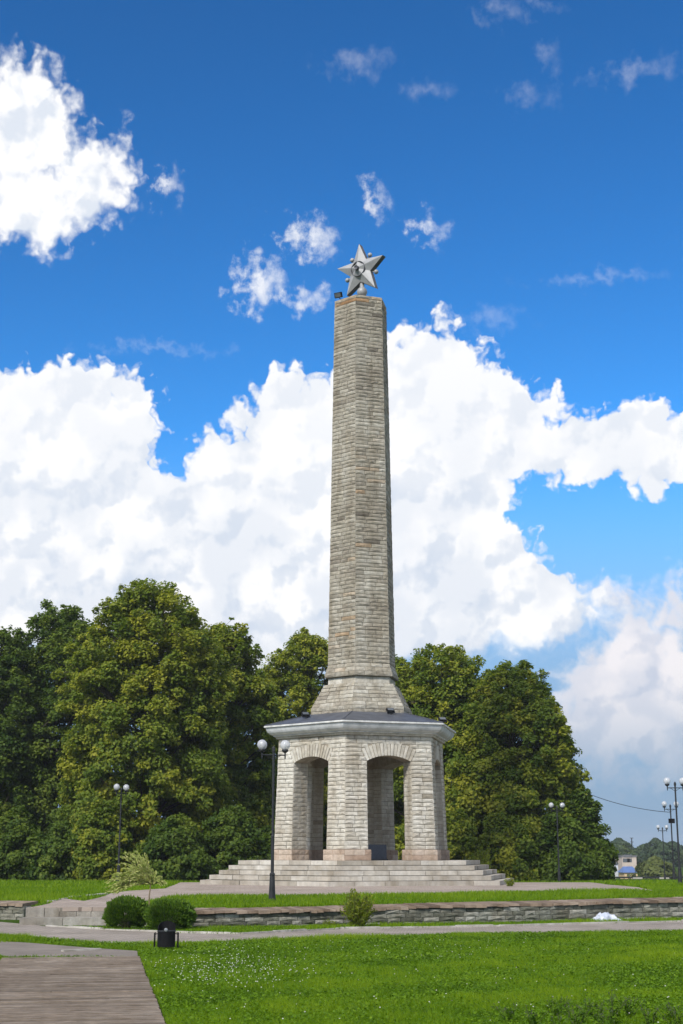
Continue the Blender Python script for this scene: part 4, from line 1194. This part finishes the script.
def val(x): return x
def setin(s, v):
    if hasattr(v, 'is_output'): Lk(v, s)
    elif isinstance(v, (tuple, list)): s.default_value = v if len(v) == len(s.default_value) else (*v, 1)
    else: s.default_value = v
def mt(op, *a, clamp=False):
    n = N(nt, 'ShaderNodeMath', operation=op, use_clamp=clamp)
    for i, v in enumerate(a): setin(n.inputs[i], v)
    return n.outputs[0]
def vm(op, *a, out=0):
    n = N(nt, 'ShaderNodeVectorMath', operation=op)
    for i, v in enumerate(a): setin(n.inputs[i], v)
    return n.outputs[out]
def sm(x, a, b_, o0=0., o1=1.):
    n = N(nt, 'ShaderNodeMapRange', interpolation_type='SMOOTHSTEP')
    for i, v in enumerate((x, a, b_, o0, o1)): setin(n.inputs[i], v)
    return n.outputs[0]
def nz(vec, scale, detail=4, rough=.55, dist=0):
    n = N(nt, 'ShaderNodeTexNoise'); n.noise_dimensions = '2D'
    n.inputs['Scale'].default_value = scale; n.inputs['Detail'].default_value = detail; n.inputs['Roughness'].default_value = rough; n.inputs['Distortion'].default_value = dist
    Lk(vec, n.inputs['Vector']); return n
def vor(vec, scale, smooth=.5):
    n = N(nt, 'ShaderNodeTexVoronoi', feature='SMOOTH_F1'); n.voronoi_dimensions = '2D'; n.inputs['Scale'].default_value = scale; n.inputs['Smoothness'].default_value = smooth
    Lk(vec, n.inputs['Vector']); return n.outputs['Distance']


sky = N(nt, 'ShaderNodeTexSky', sky_type='NISHITA'); sky.sun_disc = False; sky.sun_elevation = SEL; sky.sun_rotation = PI + SAZ
sky.altitude = 1800; sky.air_density = 1.0; sky.dust_density = .25; sky.ozone_density = 2.2
g = N(nt, 'ShaderNodeGamma'); Lk(sky.outputs[0], g.inputs[0]); g.inputs[1].default_value = 1.42
hs = N(nt, 'ShaderNodeHueSaturation'); hs.inputs['Saturation'].default_value = 1.13; hs.inputs['Value'].default_value = .50; Lk(g.outputs[0], hs.inputs['Color'])
tn = N(nt, 'ShaderNodeMix', data_type='RGBA', blend_type='MULTIPLY'); tn.inputs[0].default_value = 1; Lk(hs.outputs[0], tn.inputs[6]); tn.inputs[7].default_value = (.60, 1.0, 1.0, 1)
skyc = tn.outputs[2]

tc = N(nt, 'ShaderNodeTexCoord'); D_ = tc.outputs['Generated']
sx_ = N(nt, 'ShaderNodeSeparateXYZ'); Lk(D_, sx_.inputs[0])
az = mt('ARCTAN2', sx_.outputs[0], sx_.outputs[1]); el = mt('ARCSINE', sx_.outputs[2])
KU = 14.222                                     # hundred-pixel units
cx_ = N(nt, 'ShaderNodeCombineXYZ'); Lk(mt('MULTIPLY', az, KU), cx_.inputs[0]); Lk(mt('MULTIPLY', el, KU), cx_.inputs[1])
P0 = cx_.outputs[0]


def dirpx(px, py):
    a = (px - 341.5) / F; b_ = (512 - py) / F
    v = Vector((a, ct - b_ * st, st + b_ * ct)).normalized()
    return math.atan2(v.x, v.y) * KU, math.asin(v.z) * KU


# warped sky coordinates
nw = nz(P0, 1.1, 3, .55); w1 = vm('MULTIPLY_ADD', nw.outputs['Color'], (.26, .26, 0), (-.13, -.13, 0))
nw2 = nz(P0, 4.5, 2, .5); nw3 = nz(P0, 11, 2, .5)
P1 = vm('ADD', vm('ADD', P0, w1), vm('ADD', vm('MULTIPLY_ADD', nw2.outputs['Color'], (.22, .22, 0), (-.11, -.11, 0)), vm('MULTIPLY_ADD', nw3.outputs['Color'], (.07, .07, 0), (-.035, -.035, 0))))


def cloudset(blobs, vec, sm_=.12):
    F_ = None
    for (px, py, rx, ry) in blobs:
        c = dirpx(px, py); rx /= 100; ry /= 100; m_ = (rx * ry) ** .5
        q = vm('MULTIPLY_ADD', vec, (1 / rx, 1 / ry, 0), (-c[0] / rx, -c[1] / ry, 0))
        l = vm('LENGTH', q, out=1); f = mt('MULTIPLY_ADD', l, -m_, m_)
        F_ = f if F_ is None else mt('SMOOTH_MAX', F_, f, sm_)
    return F_


BIG = [(70, 402, 66, 42), (8, 415, 56, 46), (134, 412, 33, 36), (100, 440, 60, 50), (30, 450, 60, 50), (60, 500, 130, 70), (60, 590, 130, 70), (225, 500, 64, 74), (292, 455, 66, 82), (345, 480, 90, 112), (250, 580, 170, 100),
       (425, 470, 95, 138), (448, 372, 40, 52), (420, 352, 28, 24), (490, 425, 64, 60), (520, 408, 34, 26), (546, 402, 17, 19), (575, 448, 62, 36), (640, 440, 70, 38), (690, 440, 40, 36), (646, 472, 28, 24),
       (450, 570, 105, 64), (520, 578, 48, 40), (560, 618, 44, 22), (400, 610, 200, 46)]
UL = [(18, 130, 66, 76), (88, 182, 50, 58), (25, 205, 78, 48), (118, 160, 28, 40)]
SMALL = [(258, 284, 30, 26), (310, 238, 28, 22), (298, 298, 30, 11), (378, 197, 14, 18), (428, 226, 15, 13), (170, 186, 12, 13)]
WISP = [(500, 8, 24, 13), (550, 58, 12, 13), (356, 62, 34, 13), (490, 320, 30, 9), (430, 91, 22, 7), (528, 98, 26, 10), (600, 277, 60, 6), (640, 75, 45, 12), (545, 2, 16, 6), (160, 350, 70, 6)]
LOWR = [(645, 690, 100, 92), (612, 602, 40, 20), (665, 612, 44, 40), (600, 735, 70, 60), (690, 760, 90, 40)]

vL = vor(P1, 2.0, .8); vA = vor(P1, 4.6, .5); vB = vor(P1, 10.5, .4); nF = nz(P0, 6.5, 7, .6); nG = nz(P1, 1.4, 2, .45)
lump = mt('ADD', mt('MULTIPLY_ADD', vL, -.36, .10), mt('ADD', mt('MULTIPLY_ADD', vA, -.27, .10), mt('MULTIPLY_ADD', vB, -.18, .07)))
fine = mt('MULTIPLY_ADD', nF.outputs['Fac'], .14, -.07)
FB = cloudset(BIG, P1, .18); HB = mt('ADD', mt('ADD', FB, .055), mt('MULTIPLY', mt('ADD', mt('MULTIPLY', lump, .75), fine), mt('MULTIPLY', sm(FB, .10, .35, 1, .05), sm(FB, -.16, -.02))))
FU = cloudset(UL, P1, .12); HU = mt('ADD', FU, mt('MULTIPLY', mt('ADD', mt('MULTIPLY', lump, .8), mt('MULTIPLY', fine, 2.2)), mt('MULTIPLY', sm(FU, .12, .5, 1, .2), sm(FU, -.2, 0))))
P2 = vm('ADD', P1, vm('MULTIPLY_ADD', nF.outputs['Color'], (.26, .22, 0), (-.13, -.11, 0)))
FS_ = cloudset(SMALL, P2, .03); HS = mt('ADD', FS_, mt('MULTIPLY_ADD', nF.outputs['Fac'], .62, -.32))
FW = cloudset(WISP, P2, .03); HW_ = mt('ADD', FW, mt('MULTIPLY_ADD', nF.outputs['Fac'], .62, -.32))
FL = cloudset(LOWR, P1, .12); HL = mt('ADD', mt('ADD', FL, mt('MULTIPLY', lump, 1.0)), mt('MULTIPLY', fine, 2.4))
kB = sm(el, .195, .13); mB = sm(HB, mt('MULTIPLY_ADD', kB, -.16, -.02), mt('MULTIPLY_ADD', kB, .24, .10)); mU = sm(HU, -.07, .26); mS = sm(HS, -.08, .30, 0, .85); mL = sm(HL, -.14, .34, 0, .92); mW = sm(HW_, -.1, .40, 0, .19)
mask = mt('MAXIMUM', mt('MAXIMUM', mt('MAXIMUM', mB, mW), mU), mt('MAXIMUM', mS, mL))
# unseen cloud over the rest of the sky, thickened to fill the shadows
nO = nz(P0, .35, 6, .6); oth = mt('MULTIPLY', sm(nO.outputs['Fac'], .36, .54), sm(mt('ABSOLUTE', az), .32, .55)); mask = mt('MAXIMUM', mask, mt('MULTIPLY', oth, .9))
# relief of the clouds: lumps compared with themselves a little towards the sun
vL2 = vor(vm('ADD', P1, (-.12, .16, 0)), 2.0, .8); vA2 = vor(vm('ADD', P1, (-.05, .07, 0)), 4.6, .5); nF2 = nz(vm('ADD', P0, (-.05, .07, 0)), 6.5, 4, .6)
rel = mt('ADD', mt('MULTIPLY', mt('SUBTRACT', vL2, vL), .8), mt('ADD', mt('MULTIPLY', mt('SUBTRACT', vA2, vA), .32), mt('MULTIPLY', mt('SUBTRACT', nF.outputs['Fac'], nF2.outputs['Fac']), .35)))
lit = sm(rel, -.26, .07)
low = sm(el, .42, .16)
gry = mt('MULTIPLY', sm(nG.outputs['Fac'], .40, .62, 1, 0), low)     # greyer bases lower down
dark = mt('MULTIPLY', mt('SUBTRACT', 1, lit), mt('MULTIPLY_ADD', mU, .34, mt('MULTIPLY_ADD', low, .31, .15)))
shade = mt('MULTIPLY', mt('SUBTRACT', 1, dark), mt('MULTIPLY_ADD', gry, -.36, 1))
lowpink = sm(FL, -.1, .3)
cc_ = N(nt, 'ShaderNodeMix', data_type='RGBA'); Lk(shade, cc_.inputs[0]); cc_.inputs[6].default_value = (2.3, 2.85, 3.7, 1); cc_.inputs[7].default_value = (4.95, 4.95, 5.0, 1)
cl2 = N(nt, 'ShaderNodeMix', data_type='RGBA', blend_type='MULTIPLY'); Lk(mt('MULTIPLY', mL, mt('SUBTRACT', 1, mB)), cl2.inputs[0]); Lk(cc_.outputs[2], cl2.inputs[6]); cl2.inputs[7].default_value = (.95, .90, .90, 1)
mixs = N(nt, 'ShaderNodeMix', data_type='RGBA'); Lk(mask, mixs.inputs[0])
skh = N(nt, 'ShaderNodeMix', data_type='RGBA'); Lk(sm(el, .30, .11, 0, .97), skh.inputs[0]); Lk(skyc, skh.inputs[6]); skh.inputs[7].default_value = (1.35, 2.25, 3.5, 1)
Lk(skh.outputs[2], mixs.inputs[6]); Lk(cl2.outputs[2], mixs.inputs[7])
# hazy horizon
hz_ = N(nt, 'ShaderNodeMix', data_type='RGBA'); Lk(sm(el, .13, .025, 0, .9), hz_.inputs[0]); Lk(mixs.outputs[2], hz_.inputs[6]); hz_.inputs[7].default_value = (1.15, 1.85, 2.7, 1)
bg = N(nt, 'ShaderNodeBackground'); Lk(hz_.outputs[2], bg.inputs[0]); bg.inputs[1].default_value = .145
ow = N(nt, 'ShaderNodeOutputWorld'); Lk(bg.outputs[0], ow.inputs[0])
try: W.cycles.sampling_method = 'NONE'
except Exception: pass

vs = C.view_settings; vs.view_transform = 'Standard'; vs.look = 'None'; vs.exposure = 0.55; vs.gamma = 1; vs.use_curve_mapping = False
C.render.engine = 'CYCLES'
cy = C.cycles; cy.max_bounces = 6; cy.diffuse_bounces = 4; cy.glossy_bounces = 2; cy.transmission_bounces = 3; cy.transparent_max_bounces = 6
cy.use_adaptive_sampling = True; cy.adaptive_threshold = .015; cy.use_denoising = True; cy.denoiser = 'OPENIMAGEDENOISE'; cy.denoising_input_passes = 'RGB_ALBEDO_NORMAL'; cy.sample_clamp_indirect = 6
